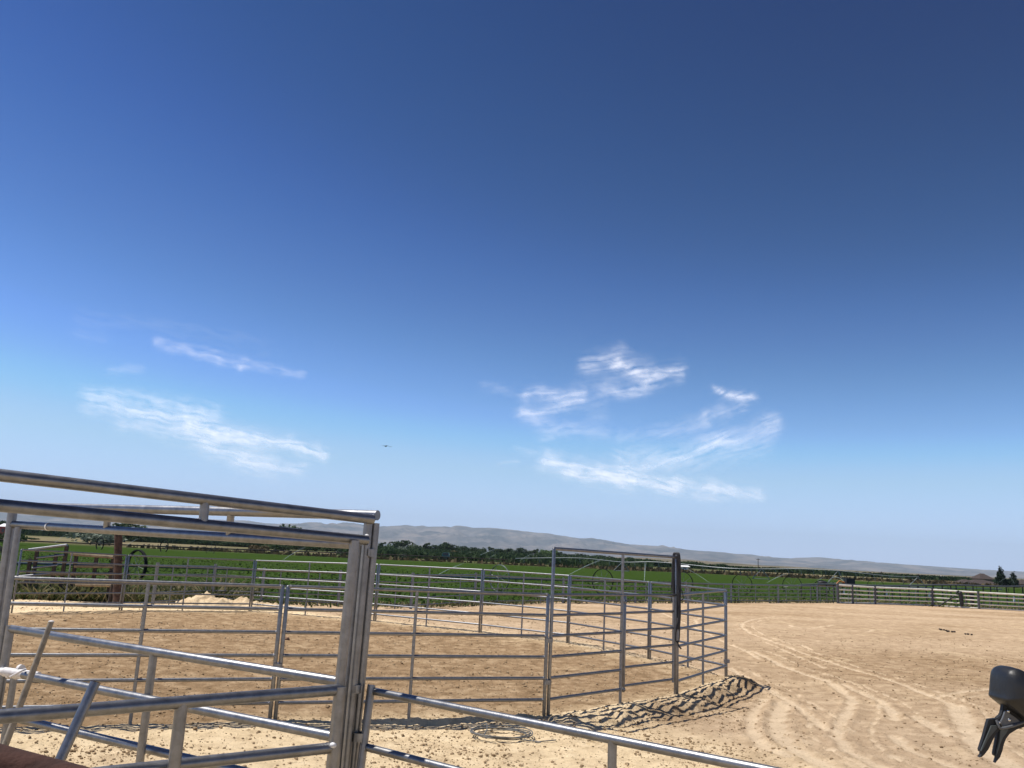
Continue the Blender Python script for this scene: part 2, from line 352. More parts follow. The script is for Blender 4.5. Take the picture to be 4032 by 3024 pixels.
# colour fields: pale dry sand at the fence line and in the alley, browner worked soil inside the pen and mid arena
pale = np.clip(np.exp(-(dp/0.55)**2)*0.9*(1-.75*np.exp(-((d1-.5)/.5)**2)) + (1-pen)*(1-sstep(1.6, 4.2, X+0.55*(Y-10)-0.2))*0.92, 0, 1)
pale = np.clip(pale*(1-.35*pen) + .18*fbm(X*.7, Y*.7, 3), 0, 1)
midbrown = (1-pen)*np.exp(-(((X-11)/7.0)**2+((Y-19)/5.5)**2))*1.25
midbrown = np.maximum(midbrown, 1.3*(1-pen)*np.exp(-((d1-0.45)/0.45)**2)); midbrown = np.maximum(midbrown, (1-pen)*.75*sstep(20, 30, Y)*(.7+.9*fbm(X*.12, Y*.45, 3)))
farm = sstep(140, 190, Y-0.30*X+20*fbm(X*.01, Y*.01, 3))
v = np.stack([X, Y, z], -1).reshape(-1, 3)
ny, nx = X.shape; i = np.arange(ny*nx).reshape(ny, nx)
f = np.stack([i[:-1, :-1], i[:-1, 1:], i[1:, 1:], i[1:, :-1]], -1).reshape(-1, 4)
gm_, nt, b, o = newmat('ground_soil'); tc = N(nt, 'ShaderNodeTexCoord')
def attr(nt, n):
    a = N(nt, 'ShaderNodeAttribute'); a.attribute_name = n; return a.outputs['Fac']
def mixc(nt, fac, a, b_):
    m = N(nt, 'ShaderNodeMixRGB')
    for i_, s_ in ((0, fac), (1, a), (2, b_)):
        if isinstance(s_, tuple): m.inputs[i_].default_value = (*s_, 1)
        elif isinstance(s_, float): m.inputs[i_].default_value = s_
        else: nt.links.new(s_, m.inputs[i_])
    return m.outputs[0]
def math_(nt, op, a, b_=None, c=None, clamp=False):
    m = N(nt, 'ShaderNodeMath'); m.operation = op; m.use_clamp = clamp
    for i_, s_ in enumerate((a, b_, c)):
        if s_ is None: continue
        if isinstance(s_, (int, float)): m.inputs[i_].default_value = s_
        else: nt.links.new(s_, m.inputs[i_])
    return m.outputs[0]
co = tc.outputs['Object']
n_big = noise(nt, 0.35, 4, .55, co); n_mid = noise(nt, 3.2, 6, .65, co); n_fine = noise(nt, 17, 6, .78, co); n_far = noise(nt, 0.012, 5, .6, co)
brown = ramp(nt, n_mid.outputs[0], [(0.33, (0.20, 0.128, 0.066)), (0.5, (0.30, 0.196, 0.106)), (0.68, (0.41, 0.28, 0.16))]).outputs[0]
tan = ramp(nt, n_mid.outputs[0], [(0.3, (0.42, 0.30, 0.188)), (0.5, (0.515, 0.377, 0.244)), (0.7, (0.61, 0.458, 0.305))]).outputs[0]
palec = ramp(nt, n_mid.outputs[0], [(0.3, (0.66, 0.50, 0.30)), (0.55, (0.82, 0.64, 0.40)), (0.75, (0.88, 0.71, 0.47))]).outputs[0]
brownf = math_(nt, 'ADD', attr(nt, 'pen'), math_(nt, 'MULTIPLY', attr(nt, 'midbrown'), math_(nt, 'MULTIPLY', n_big.outputs[0], 1.3)), clamp=True)
base = mixc(nt, math_(nt, 'MULTIPLY', brownf, .85), tan, brown)
pf = math_(nt, 'ADD', attr(nt, 'pale'), math_(nt, 'MULTIPLY', math_(nt, 'SUBTRACT', n_mid.outputs[0], .5), .7), clamp=True)
base = mixc(nt, pf, base, palec)
tf = math_(nt, 'MULTIPLY', attr(nt, 'track'), math_(nt, 'ADD', math_(nt, 'MULTIPLY', n_mid.outputs[0], .7), .45), clamp=True)
base = mixc(nt, math_(nt, 'MULTIPLY', tf, .75), base, (0.74, 0.585, 0.40))
spk = ramp(nt, n_fine.outputs[0], [(0.34, (0.58, 0.55, 0.52)), (0.45, (1, 1, 1)), (0.66, (1.0, 1.0, 1.0)), (0.78, (1.12, 1.12, 1.1))]).outputs[0]
mm = N(nt, 'ShaderNodeMixRGB'); mm.blend_type = 'MULTIPLY'; mm.inputs[0].default_value = .85; nt.links.new(base, mm.inputs[1]); nt.links.new(spk, mm.inputs[2]); base = mm.outputs[0]
n_g = noise(nt, 0.5, 6, .7, co)
gcol = ramp(nt, n_g.outputs[0], [(0.3, (0.026, 0.050, 0.010)), (0.55, (0.036, 0.064, 0.014)), (0.75, (0.050, 0.078, 0.020))]).outputs[0]
base = mixc(nt, attr(nt, 'grass'), base, gcol)
fcol = ramp(nt, n_far.outputs[0], [(0.32, (0.055, 0.080, 0.028)), (0.46, (0.10, 0.105, 0.05)), (0.56, (0.22, 0.18, 0.11)), (0.70, (0.07, 0.10, 0.035))]).outputs[0]
base = mixc(nt, attr(nt, 'farm'), base, fcol)
nt.links.new(base, b.inputs['Base Color']); b.inputs['Roughness'].default_value = 1.0; b.inputs['Specular IOR Level'].default_value = 0.0
bp = N(nt, 'ShaderNodeBump'); bp.inputs['Strength'].default_value = 1.0; bp.inputs['Distance'].default_value = 0.035
nb = noise(nt, 24, 6, .8, co); nt.links.new(nb.outputs[0], bp.inputs['Height']); nt.links.new(bp.outputs[0], b.inputs['Normal'])
g_o = fastmesh('ground', v, f, gm_, dict(pen=pen, pale=pale*(1-.3*pen), midbrown=midbrown, track=trk, grass=grass, farm=farm))
tag(g_o, kind='structure')
def gh(x, y):
    return float(fields(np.array([[x]]), np.array([[y]]))[0][0, 0])

# ------------------------------------------------------------------ mountains and low hills
MT = [(-900, 1975), (-400, 1990), (0, 2005), (400, 2022), (740, 2040), (924, 2050), (977, 2050), (1050, 2061), (1107, 2063), (1208, 2061), (1263, 2057), (1278, 2063), (1322, 2068), (1359, 2057),
      (1392, 2059), (1424, 2065), (1489, 2073), (1555, 2072), (1603, 2067), (1640, 2073), (1666, 2069), (1685, 2075), (1758, 2073), (1778, 2076), (1803, 2069), (1839, 2073),
      (1860, 2078), (1929, 2078), (2010, 2085), (2112, 2098), (2161, 2100), (2193, 2107), (2287, 2120), (2328, 2118), (2385, 2129), (2458, 2142), (2592, 2150), (2603, 2146),
      (2613, 2152), (2710, 2166), (2832, 2174), (2865, 2180), (2934, 2182), (3008, 2195), (3068, 2196), (3106, 2200), (3130, 2196), (3225, 2194), (3280, 2199), (3361, 2208),
      (3500, 2219), (3703, 2233), (3839, 2241), (3991, 2249), (4200, 2262), (4700, 2285), (5200, 2300)]
def ridge(name, prof, Yc, depth, mat, amp, step=6, rows=46):
    xs = np.arange(prof[0][0], prof[-1][0]+1, step); ys = np.interp(xs, [p[0] for p in prof], [p[1] for p in prof])
    top = np.array([at(x, y, Yc) for x, y in zip(xs, ys)]); bx = top[:, 0]; hz = np.maximum(top[:, 2], 2)
    t = np.linspace(0, 1, rows)
    Z = []; XX = []; YY = []
    for tt in t:
        yy = Yc-depth*(1-tt); sc = 1-(1-tt)*0.02
        prof_ = sstep(0, 1, tt)*0.55+0.45*tt
        nn = 1-np.abs(fbm(bx*0.0011+3, np.full_like(bx, yy*0.0008), 5, g=.55))*1.1
        Z.append(hz*np.clip(prof_*(1-(1-tt)*amp)+(1-tt)*tt*amp*3.1*(nn-.40), 0 if tt else -.05, 1)-(12 if tt == 0 else 0)); XX.append(bx*sc); YY.append(np.full_like(bx, yy))
    for q in (0.5, 0.0): Z.append(hz*q-(5 if q == 0 else 0)); XX.append(bx); YY.append(np.full_like(bx, Yc+min(depth, 2400)*(.5 if q else 1)))
    v = np.stack([np.array(XX), np.array(YY), np.array(Z)], -1).reshape(-1, 3); ny = len(Z); nx = len(xs)
    i = np.arange(ny*nx).reshape(ny, nx); f = np.stack([i[:-1, :-1], i[:-1, 1:], i[1:, 1:], i[1:, :-1]], -1).reshape(-1, 4)
    return fastmesh(name, v, f, mat)
mm_, nt, b, o = newmat('mountain_rock'); tc = N(nt, 'ShaderNodeTexCoord'); n = noise(nt, 0.0016, 7, .65, tc.outputs['Object'])
r = ramp(nt, n.outputs[0], [(0.40, (0.045, 0.045, 0.048)), (0.5, (0.105, 0.092, 0.088)), (0.60, (0.19, 0.155, 0.135))]); nt.links.new(r.outputs[0], b.inputs['Base Color']); b.inputs['Roughness'].default_value = 1; b.inputs['Specular IOR Level'].default_value = 0
tag(ridge('mountains', MT, 15000, 5200, mm_, .45), kind='structure')
hm, nt, b, o = newmat('low_hill_soil'); tc = N(nt, 'ShaderNodeTexCoord'); n = noise(nt, 0.012, 6, .7, tc.outputs['Object'])
r = ramp(nt, n.outputs[0], [(0.40, (0.05, 0.055, 0.03)), (0.5, (0.15, 0.125, 0.085)), (0.66, (0.21, 0.175, 0.12))]); nt.links.new(r.outputs[0], b.inputs['Base Color']); b.inputs['Roughness'].default_value = 1; b.inputs['Specular IOR Level'].default_value = 0
LH = [(2300, 2196), (2420, 2194), (2560, 2196), (2700, 2203), (2820, 2214), (2950, 2224), (3060, 2228), (3150, 2237), (3300, 2244), (3450, 2252), (3600, 2262), (3800, 2270), (4100, 2283)]
tag(ridge('hills', LH, 2600, 900, hm, .5, 8, 24), kind='structure')

# ------------------------------------------------------------------ panels of the round pen
RT = 0.021
def P3(xy, z): return np.array([xy[0], xy[1], z])
def panel(k0, k1, label, rails=6, mids=(), r=RT, group='galvanised panels of the round pen', bottom=0.2, gap=0.032, name='corral_panel', xy0=None, z0=None, mat='galv'):
    a = np.array(PB[k0] if xy0 is None else xy0, float); b_ = np.array(PB[k1], float); d = b_-a; L = np.linalg.norm(d); d /= L
    a = a+d*gap; b_ = b_-d*gap; za = PZ[k0] if z0 is None else z0; zb = PZ[k1]
    ga, gb = gh(*a), gh(*b_)
    R_ = thing(name, label, 'corral panel', (*((a+b_)/2), min(ga, gb)), group)
    pipe(R_, 'post', P3(a, ga-.05), P3(a, za), r*1.12, mat, True); pipe(R_, 'post', P3(b_, gb-.05), P3(b_, zb), r*1.12, mat, True)
    for m in mids:
        if isinstance(m, str): mt = (np.array(PB[m])-a)@d/np.linalg.norm(b_-a)
        else: mt = m
        q = a+(b_-a)*mt; pipe(R_, 'stile', P3(q, gh(*q)-.05), P3(q, za+(zb-za)*mt), r*.95, mat)
    for i_ in range(rails):
        t = i_/(rails-1); q0, q1 = P3(a, za+(bottom-za)*t), P3(b_, zb+(bottom-zb)*t); mb = MB().pipe(q0, q1, r); mb.k = len(mb.f); mb.m2 = 'weld'
        for q in (q0+P3(d, 0)*.03, q1-P3(d, 0)*.03): mb.ball(q, (r*1.15, r*1.15, r*1.12), 1)
        mb.build('rail', mat, R_)
    return R_
panel('a', 'p1', 'near six rail panel on the left, seen behind the tilted stakes', mids=(0.58,), xy0=LEFT, z0=1.54)
panel('p1', 'p2', 'near six rail panel immediately left of the tall gate frame', mids=('p2m',))
panel('g', 'c', 'short six rail panel right of the rope, leading to the sharp right corner', mids=('p3m',))
panel('c', 'p4', 'six rail panel running back from the sharp right corner', mids=('p4m',))
panel('p4', 'p5', 'far side panel seen directly behind the tall gate frame', mids=('p5m',))
panel('p5', 'p6', 'far side panel seen just left of the tall gate frame', mids=('p6m',))
panel('p6', 'p7', 'far side panel in front of the pale irrigation wheel', mids=('p7m',))
panel('p7', 'p8', 'far side panel seen either side of the near corner posts', mids=('p8m',))
panel('p8', 'p9', 'far side panel in front of the pale sand heap', mids=('p9m',))
panel('p9', 'p10', 'far side panel at the left in front of the weeds and tree trunk', mids=('p10m',))
# clamps between neighbouring panels
for k, zz, lb in (('p1', .62, 'small steel clamp joining the two near panels left of centre'), ('p2', .95, 'small steel clamp joining near panel to tall gate frame, upper one'), ('p2', .42, 'small steel clamp joining near panel to tall gate frame, lower one'),
                  ('c', .28, 'dark clamp low on the sharp right corner of the pen'), ('g', 1.0, 'clamp under the hanging black rope')):
    c = P3(PB[k], zz); MB().tube([c-np.array([0, 0, .03]), c-np.array([0, 0, .028]), c+np.array([0, 0, .028]), c+np.array([0, 0, .03])], [.045, .056, .056, .045], 14).build('panel_clamp', 'galv', None, c, label=lb, cat='clamp', group='clamps joining the pen panels')
# tall gate frame
a = np.array(PB['p2']); g_ = np.array(PB['g']); m_ = np.array(PB['gm']); d = (g_-a)/np.linalg.norm(g_-a); mt = (m_-a)@d/np.linalg.norm(g_-a); m_ = a+(g_-a)*mt
a = a+d*.04; g_ = g_-d*.03; za, zg = ztop(P3(a, 0), 2160), ztop(P3(g_, 0), 2194)
zr = PZ['p2']; zm = zr+(PZ['g']-zr)*mt
G = thing('tall_gate', 'tall galvanised bow gate frame with the black rope hung on its right post', 'gate', (*((a+g_)/2), 0))
pipe(G, 'post', P3(a, gh(*a)-.05), P3(a, za), .024, rnd=True); pipe(G, 'post', P3(g_, gh(*g_)-.05), P3(g_, zg), .026, rnd=True)
pipe(G, 'post', P3(m_, gh(*m_)-.05), P3(m_, za+(zg-za)*mt), .022); pipe(G, 'top_bar', P3(a, za), P3(g_, zg), .023)
for i_ in range(6):
    t = i_/5; pipe(G, 'rail', P3(a, zr+(.2-zr)*t), P3(m_, zm+(.2-zm)*t), .020)
pipe(G, 'cross_rail', P3(m_, zm), P3(g_, PZ['g']), .020)
s0 = m_+d*.075; s1 = g_-d*.07
leaf = MB().pipe(P3(s0, .19), P3(s0, zm-.02), .022, 14, True).build('gate_leaf', 'galv', G); o_ = MB().pipe(P3(s1, .19), P3(s1, zm-.03), .019, 14).build('stile', 'galv', None, G.location); o_.location = (0, 0, 0); o_.parent = leaf
for i_ in range(1, 6):
    zz = zm+(.24-zm)*i_/5; o_ = MB().pipe(P3(s0, zz), P3(s1, zz), .019).build('rail', 'galv', None, G.location); o_.location = (0, 0, 0); o_.parent = leaf
for zz in (.19, zm-.1): o_ = MB().ball(P3(s0, zz), (.03, .03, .042), 2).build('hinge', 'galv', None, G.location); o_.location = (0, 0, 0); o_.parent = leaf
# black rope bundle over the right gate post
c = P3(g_, zg); cr = np.array([.92, -.38, 0]); fr = np.array([-.38, -.92, 0])*.9
def loop_pts(pts): return [c+cr*x_*1.0+fr*y_+np.array([0, 0, z_]) for x_, y_, z_ in pts]
rp = thing('black_rope', 'black rope bundle looped over the right post of the tall gate frame', 'rope', c)
def spline(p, n=8):
    p = [np.asarray(q, float) for q in p]; out = []
    for i_ in range(len(p)-1):
        p0, p1, p2, p3 = p[max(i_-1, 0)], p[i_], p[i_+1], p[min(i_+2, len(p)-1)]
        for t in np.arange(n)/n: out.append(.5*((2*p1)+(-p0+p2)*t+(2*p0-5*p1+4*p2-p3)*t*t+(-p0+3*p1-3*p2+p3)*t**3))
    return out+[p[-1]]
mb = MB()
for dx in (-.014, .004, .022): mb.tube(spline(loop_pts([(.045+dx, .02, -.95), (.05+dx, .03, -.5), (.045+dx, .03, -.15), (.03+dx, .02, .04), (-.005+dx, .0, .062), (-.04+dx*.5, -.0, .02), (-.05+dx*.5, .02, -.3), (-.035+dx*.4, .03, -.55), (-.02, .035, -.62)])), .015, 8)
mb.build('strand', 'rope', rp)
MB().tube(spline(loop_pts([(.03, .03, -.45), (.05, .045, -.55), (.06, .05, -.75), (.062, .05, -.95), (.05, .05, -1.08), (.03, .05, -1.12)])), [.022]*8+[.027]*8+[.028]*8+[.027]*8+[.024]*9, 8).build('knot', 'rope', rp)
MB().tube(spline(loop_pts([(-.05, .02, -.05), (-.07, .03, -.45), (-.075, .03, -.62), (-.06, .03, -.70), (-.02, .04, -.72)])), .007, 6).build('loop', 'rope', rp)
MB().tube(spline(loop_pts([(.06, .04, -.45), (.11, .04, -.55), (.12, .04, -.64), (.09, .04, -.68), (.06, .04, -.66)])), .008, 6).build('loop', 'rope', rp)
MB().tube(spline(loop_pts([(.03, .05, -1.05), (.012, .05, -1.2), (.012, .05, -1.3), (.04, .05, -1.32), (.065, .05, -1.28), (.07, .05, -1.1), (.065, .05, -.95)])), .009, 6).build('loop', 'rope', rp)
MB().tube(spline(loop_pts([(.03, .05, -1.3), (.06, .05, -1.38), (.1, .05, -1.42)])), .012, 6).build('loop', 'rope', rp)

# ------------------------------------------------------------------ near corner: two bow frames with gates, right hand panel
YC = 3.95
def post_px(root, name, x0, y0, x1, y1, Y, r, mat='galv', rnd=False, down=True):
    p = at(x0, y0, Y); q = at(x1, y1, Y)
    if down:
        g0 = P3(p[:2]+(q-p)[:2]*0, 0); q = np.array([p[0]+(q[0]-p[0])*p[2]/(p[2]-q[2]), Y, -.05])
    return pipe(root, name, p, q, r, mat, rnd, 20)
YF0 = 2.95                                             # depth where the front frame leaves the picture at the left
def ext(p, q, k): return p+(q-p)*k
FR = thing('bow_frame', 'near dark double rail bow frame crossing the left foreground towards the camera', 'gate frame', (at(1380, 2900, YC)[0], YC, 0))
pT = at(1468, 2045, YC-.03); qT = ext(pT, at(0, 1871, YF0), 1.5)
pL = at(1445, 2127, YC-.03); qL = ext(pL, at(0, 1990, YF0), 1.5)
pipe(FR, 'top_rail', pT, qT, .0225, n=24); pipe(FR, 'lower_rail', pL, qL, .0225, n=24)
post_px(FR, 'outer_post', 1451, 2050, 1360, 3024, YC-.01, .0205); post_px(FR, 'inner_post', 1397, 2128, 1303, 3024, YC-.10, .0225)
def on(p, q, x):
    lo, hi = 0, 1.0
    for _ in range(40):
        m = (lo+hi)/2; v = p+(q-p)*m-EYE; px = CX+F*(v@rt)/(v@fw)
        if px > x: lo = m
        else: hi = m
    return p+(q-p)*m
for x_ in (803,): pipe(FR, 'spacer', on(pT, qT, x_+5), on(pL, qL, x_-4), .0185, n=20)
for q_ in (qT,): pipe(FR, 'outer_post', q_, P3(q_[:2], -.05), .0225)
def weldball(root, pts, r=.024, name='weld'):
    w = MB()
    for p in pts: w.ball(p, (r, r, r*.8), 2, .06)
    return w.build(name, 'weld', root)
for x_ in (783, 1443): weldball(FR, [on(pL, qL, x_)+np.array([0, 0, .019])], .011)
GF = thing('front_gate', 'dark shaded gate with two visible rails at the bottom left, nearest the camera', 'gate', (at(1320, 2900, YC-.1)[0], YC-.1, 0))
p1 = at(1335, 2716, YC-.12); q1 = ext(p1, at(0, 2822, YF0-.02), 1.5); p2_ = at(1318, 2943, YC-.12); q2_ = ext(p2_, at(690, 3012, (YC+YF0)/2-.02), 3.1)
pipe(GF, 'rail', p1, q1, .0235, n=24); pipe(GF, 'rail', p2_, q2_, .0225, n=24)
dz = np.array([0, 0, p2_[2]-p1[2]]); pipe(GF, 'rail', p1+dz*2, q1+dz*2, .0225)
s_ = on(p1, q1, 716); pipe(GF, 'stile', s_, s_+dz*2.3, .0235, n=20)
pipe(GF, 'stile', q1, q1+dz*2.5, .0225)
gp0 = at(1341, 2700, YC-.13); pipe(GF, 'hinge_post', gp0+np.array([0, 0, -.005]), np.array([gp0[0], gp0[1], .15]), .0245, n=20, rnd=False)
weldball(GF, [at(1312, 2934, YC-.15)], .016)
BK = thing('bow_frame', 'sunlit galvanised bow frame running back from the near corner posts to the left', 'gate frame', (at(1430, 2900, YC)[0], YC+.05, 0))
YB = 5.15
bT0 = at(1487, 2029, YC+.0); bT1 = ext(bT0, at(40, 1992, YB), 1.02); bL0 = at(1440, 2146, YC+.06); bL1 = at(46, 2065, YB)
MB().pipe(bT0, bT1, .0235, 24).build('top_rail', 'galv', BK); pipe(BK, 'lower_rail', bL0, bL1, .0225, rnd=True, n=24)
post_px(BK, 'outer_post', 1478, 2060, 1390, 3024, YC+.03, .0205); post_px(BK, 'inner_post', 1420, 2150, 1335, 3024, YC+.06, .0205)
post_px(BK, 'outer_post', 52, 2000, 20, 2230, YB, .0265); post_px(BK, 'inner_post', 72, 2075, 31, 2360, YB-.05, .0185)
for x_ in (423, 906): pipe(BK, 'spacer', on(bT0, bT1, x_+4), on(bL0, bL1, x_-4), .019, n=20)
MB().tube([ext(bL0, bL1, .868), ext(bL0, bL1, .872)], [.0245, .0245], 20).build('weld', 'weld', BK)
GB = thing('back_gate', 'sunlit three rail gate hanging in the far bow frame at the left', 'gate', (at(1320, 2900, YC)[0], YC+.1, 0))
b1 = at(1386, 2692, YC+.06); b1e = at(42, 2476, YB-.1); pipe(GB, 'rail', b1, b1e, .0225, rnd=True, n=24)
b2 = at(1310, 2900, YC+.05); b2e = at(10, 2640, YB-.12); pipe(GB, 'rail', b2, b2e, .0225, n=24)
b3e = at(60, 2828, YB-.1); b3 = b3e+(b1-b1e)+np.array([0, 0, 0]); b3 = at(800, 3001, (YC+.05)+(YB-.1-YC-.05)*.45); b3 = ext(b3e, b3, 1.75); pipe(GB, 'rail', b3e, b3, .0215, n=24)
st = on(b1, b1e, 606); pipe(GB, 'stile', st, P3(st[:2], .15), .0205, n=20)
pc = at(42, 2464, YB-.1); pipe(GB, 'end_post', pc, P3(pc[:2], .1), .0235, n=20); 
pd = at(56, 2662, YB-.12); pipe(GB, 'stile', pd, P3(pd[:2], -.03), .0185, n=20)
lt = thing('gate_latch', 'white painted slide latch on the middle rail at the far left', 'latch', at(60, 2648, YB-.16))
l0, l1 = at(-30, 2638, YB-.15), at(52, 2652, YB-.16)
pipe(lt, 'slide_bar', l0, l1, .019, 'paint', n=18); pipe(lt, 'sleeve', at(18, 2645, YB-.17), at(150, 2664, YB-.22), .0255, 'paint', n=18)
MB().tube(spline([at(40, 2666, YB-.26), at(66, 2652, YB-.27), at(88, 2640, YB-.26), at(100, 2636, YB-.22)]), .0065, 10).build('handle', 'paint', lt)
for x_, y_ in ((40, 2652), (68, 2655), (80, 2636)): MB().tube([at(x_-4, y_, YB-.17), at(x_+5, y_+1, YB-.175)], .028, 16).build('collar', 'paint', lt)
def tieband(root, x0, y0, x1, y1, Y, hpx, mat='galv'):
    p = at(x0, y0, Y); q = at(x1, y1, Y); hh = hpx*Y/F; d = (q-p); L = np.linalg.norm(d); d /= L; mb = MB(); n = np.cross(d, [0, 0, 1.0]); n /= np.linalg.norm(n)
    ring = [];
    for k in range(24):
        a_ = 2*np.pi*k/24; ex = math.cos(a_); ey = math.sin(a_); ring.append((p+q)/2+d*(np.sign(ex)*(L/2-.022)+ex*.025)+n*ey*.027)
    ring = np.array(ring); v = np.vstack([ring-[0, 0, hh/2], ring+[0, 0, hh/2], (ring-(p+q)/2)*.86+(p+q)/2+[0, 0, hh/2], (ring-(p+q)/2)*.86+(p+q)/2-[0, 0, hh/2]])
    f = [];
    for j in range(4):
        for k in range(24): f.append((j*24+k, j*24+(k+1) % 24, ((j+1) % 4)*24+(k+1) % 24, ((j+1) % 4)*24+k))
    return mb.add(v, f)
def clampthing(args, label):
    p = at(args[0], args[1], args[4]); m = tieband(None, *args); m.box((-.006, -.035, -.015), (.006, -.02, .015), 0, (p+at(args[2], args[3], args[4]))/2)
    return m.build('post_clamp', 'galv', None, p, label=label, cat='clamp', group='steel clamps on the near corner posts', smooth=True)
clampthing((1440, 2172, 1478, 2180, YC+.0, 30), 'steel clamp near the top of the near corner posts')
clampthing((1380, 2709, 1420, 2712, YC+.0, 30), 'steel clamp at rail height on the near corner posts, middle one')
RP = thing('corral_panel', 'nearest galvanised panel in the right foreground with shadow bands across its rails', 'corral panel', (at(1460, 2900, YC)[0], YC+.02, 0))
rp0 = at(1463, 2697, YC+.02); rb0 = at(1420, 3024, YC-.02); dd = (rb0-rp0)/(rp0[2]-rb0[2]); rp1 = rp0+dd*(rp0[2]+.05)
pipe(RP, 'post', rp0, rp1, .0185, rnd=False, n=20)
r1 = at(1472, 2722, YC+.02); r1e = at(2905, 3011, 2.86); pipe(RP, 'rail', r1, ext(r1, r1e, 1.35), .0165, n=24)
r2 = at(1438, 2941, YC-.0); tt = r2-r1; pipe(RP, 'rail', r2, at(1766, 3026, 3.66)+(at(1766, 3026, 3.66)-r2)*4.5, .0165, n=24)
e1 = ext(r1, r1e, 1.35); e2 = at(1766, 3026, 3.66)+(at(1766, 3026, 3.66)-r2)*4.5
pipe(RP, 'post', e1, P3(e1[:2], -.05), .0185)
sx = on(r1e, r1, 2412); sx = r1+(r1e-r1)*0.5
lo, hi = 0, 1.
for _ in range(40):
    m = (lo+hi)/2; v_ = r1+(r1e-r1)*m-EYE
    if CX+F*(v_@rt)/(v_@fw) < 2412: lo = m
    else: hi = m
sx = r1+(r1e-r1)*m; pipe(RP, 'stile', sx, P3(sx[:2], -.05), .0165, n=20)
m_c = tieband(None, 1392, 2900, 1440, 2902, YC-.0, 30); m_c.build('post_clamp', 'galv', None, at(1400, 2900, YC), label='dark clamp tying the right hand panel to the near corner posts', cat='clamp', group='steel clamps on the near corner posts')
# two leaning stakes and the rusty pipe
s1 = thing('leaning_stake', 'thin brown weathered stake leaning against the sunlit gate at the left', 'stake', gnd(60, 2960)); 
pa, pb_ = at(202, 2447, YB-.35), at(72, 2790, YB-.42); pb2 = pa+(pb_-pa)*((pa[2]+.03)/(pa[2]-pb_[2])); MB().tube([pa, (pa*2+pb2)/3+[.004, 0, 0], pb2], [.0145, .018, .021], 14).build('shaft', 'stake', s1)
MB().ball(pa, (.016, .016, .006), 2).build('cut_end', 'paint', s1)
s2 = thing('leaning_pipe', 'short dark galvanised pipe leaning in front of the shaded gate rail', 'pipe', at(222, 3024, YF0))
pa, pb_ = at(376, 2686, YF0-.02), at(222, 3024, YF0-.12); pb2 = pa+(pb_-pa)*2.2; MB().pipe(pa, pb2, .0165, 20).build('shaft', 'galv', s2)
MB().tube([pa, pa+(pb2-pa)*.0022], .0168, 20).build('open_end', 'rust', s2)
MB().tube([at(-500, 2900, 1.45), at(-60, 3013, 1.45), at(620, 3195, 1.45)], .035, 32).build('rusty_pipe', 'rust', None, at(0, 3000, 1.45), label='smooth reddish brown pipe cutting off the bottom left corner', cat='pipe')

# ------------------------------------------------------------------ black clamp object at the right edge (1.3 m away)
JD = 1.35
def jp(x, y, Y=JD): return at(3700+x/3.738, 2580+y/3.738, Y)
jc = jp(1000, 700)
JW = thing('jaw_clamp', 'black padded clamp with grey riveted plate and two pointed curved prongs at the right edge', 'clamp', jc)
def slab(poly, Y, th, bevel, inflate=0.0):
    pts = np.array([jp(x, y, Y) for x, y in poly]); c_ = pts.mean(0); mb = MB(); n = len(pts); rings = []
    prof = [(-th/2, 1-bevel), (-th*.36, 1-bevel*.3), (0, 1.0), (th*.36, 1-bevel*.3), (th/2, 1-bevel)]
    for dy, sc in prof:
        q = c_+(pts-c_)*sc; q[:, 1] += dy; rings.append(q)
    caps = []
    for sgn, base in ((-1, rings[0]), (1, rings[-1])):
        for k in (.7, .35): q = c_+(base-c_)*k; q[:, 1] = base[:, 1]+sgn*inflate*(1-k*k); caps.append(q)
    allr = [caps[1], caps[0]]+rings+[caps[2], caps[3]]
    v = np.vstack(allr); f = []
    for j in range(len(allr)-1):
        for k in range(n): f.append((j*n+k, j*n+(k+1) % n, (j+1)*n+(k+1) % n, (j+1)*n+k))
    f.append(tuple(range(n))); f.append(tuple(range((len(allr)-1)*n, len(allr)*n))[::-1])
    return mb.add(v, f)
def plate(name, poly, Y, th, mat, bev=.0012):
    pts = np.array([jp(x, y, Y) for x, y in poly])-jc; n = len(pts); bm = bmesh.new()
    fr_ = [bm.verts.new((p[0], p[1]-th/2, p[2])) for p in pts]; bk_ = [bm.verts.new((p[0], p[1]+th/2, p[2])) for p in pts]
    bm.faces.new(fr_); bm.faces.new(bk_[::-1])
    for k in range(n): bm.faces.new((fr_[k], bk_[k], bk_[(k+1) % n], fr_[(k+1) % n]))
    bmesh.ops.recalc_face_normals(bm, faces=bm.faces); bmesh.ops.bevel(bm, geom=list(bm.edges), offset=bev, segments=2, affect='EDGES')
    me = bpy.data.meshes.new(name); bm.to_mesh(me); bm.free(); me.materials.append(M[mat]); o = bpy.data.objects.new(name, me); C.objects.link(o); o.parent = JW; return o
def smoothpoly(p, n=4):
    p = [np.array(q, float) for q in p]; m = len(p); out = []
    for i_ in range(m):
        p0, p1, p2, p3 = p[i_-1], p[i_], p[(i_+1) % m], p[(i_+2) % m]
        for t in np.arange(n)/n: out.append(tuple(.5*((2*p1)+(-p0+p2)*t+(2*p0-5*p1+4*p2-p3)*t*t+(-p0+3*p1-3*p2+p3)*t**3)))
    return out
slab(smoothpoly([(975, 166), (905, 200), (868, 270), (853, 400), (842, 560), (836, 635), (915, 710), (1080, 840), (1241, 965), (1500, 1080), (1800, 1050), (1850, 700), (1700, 420), (1241, 258), (1140, 208), (1050, 170)]), JD, .05, .06, .012).build('padded_housing', 'rubber', JW)
plate('bracket', [(920, 690), (905, 800), (890, 868), (820, 928), (830, 985), (905, 1085), (1060, 1062), (1241, 1010), (1500, 950), (1500, 850), (1241, 800), (1080, 740)], JD+.004, .010, 'black')
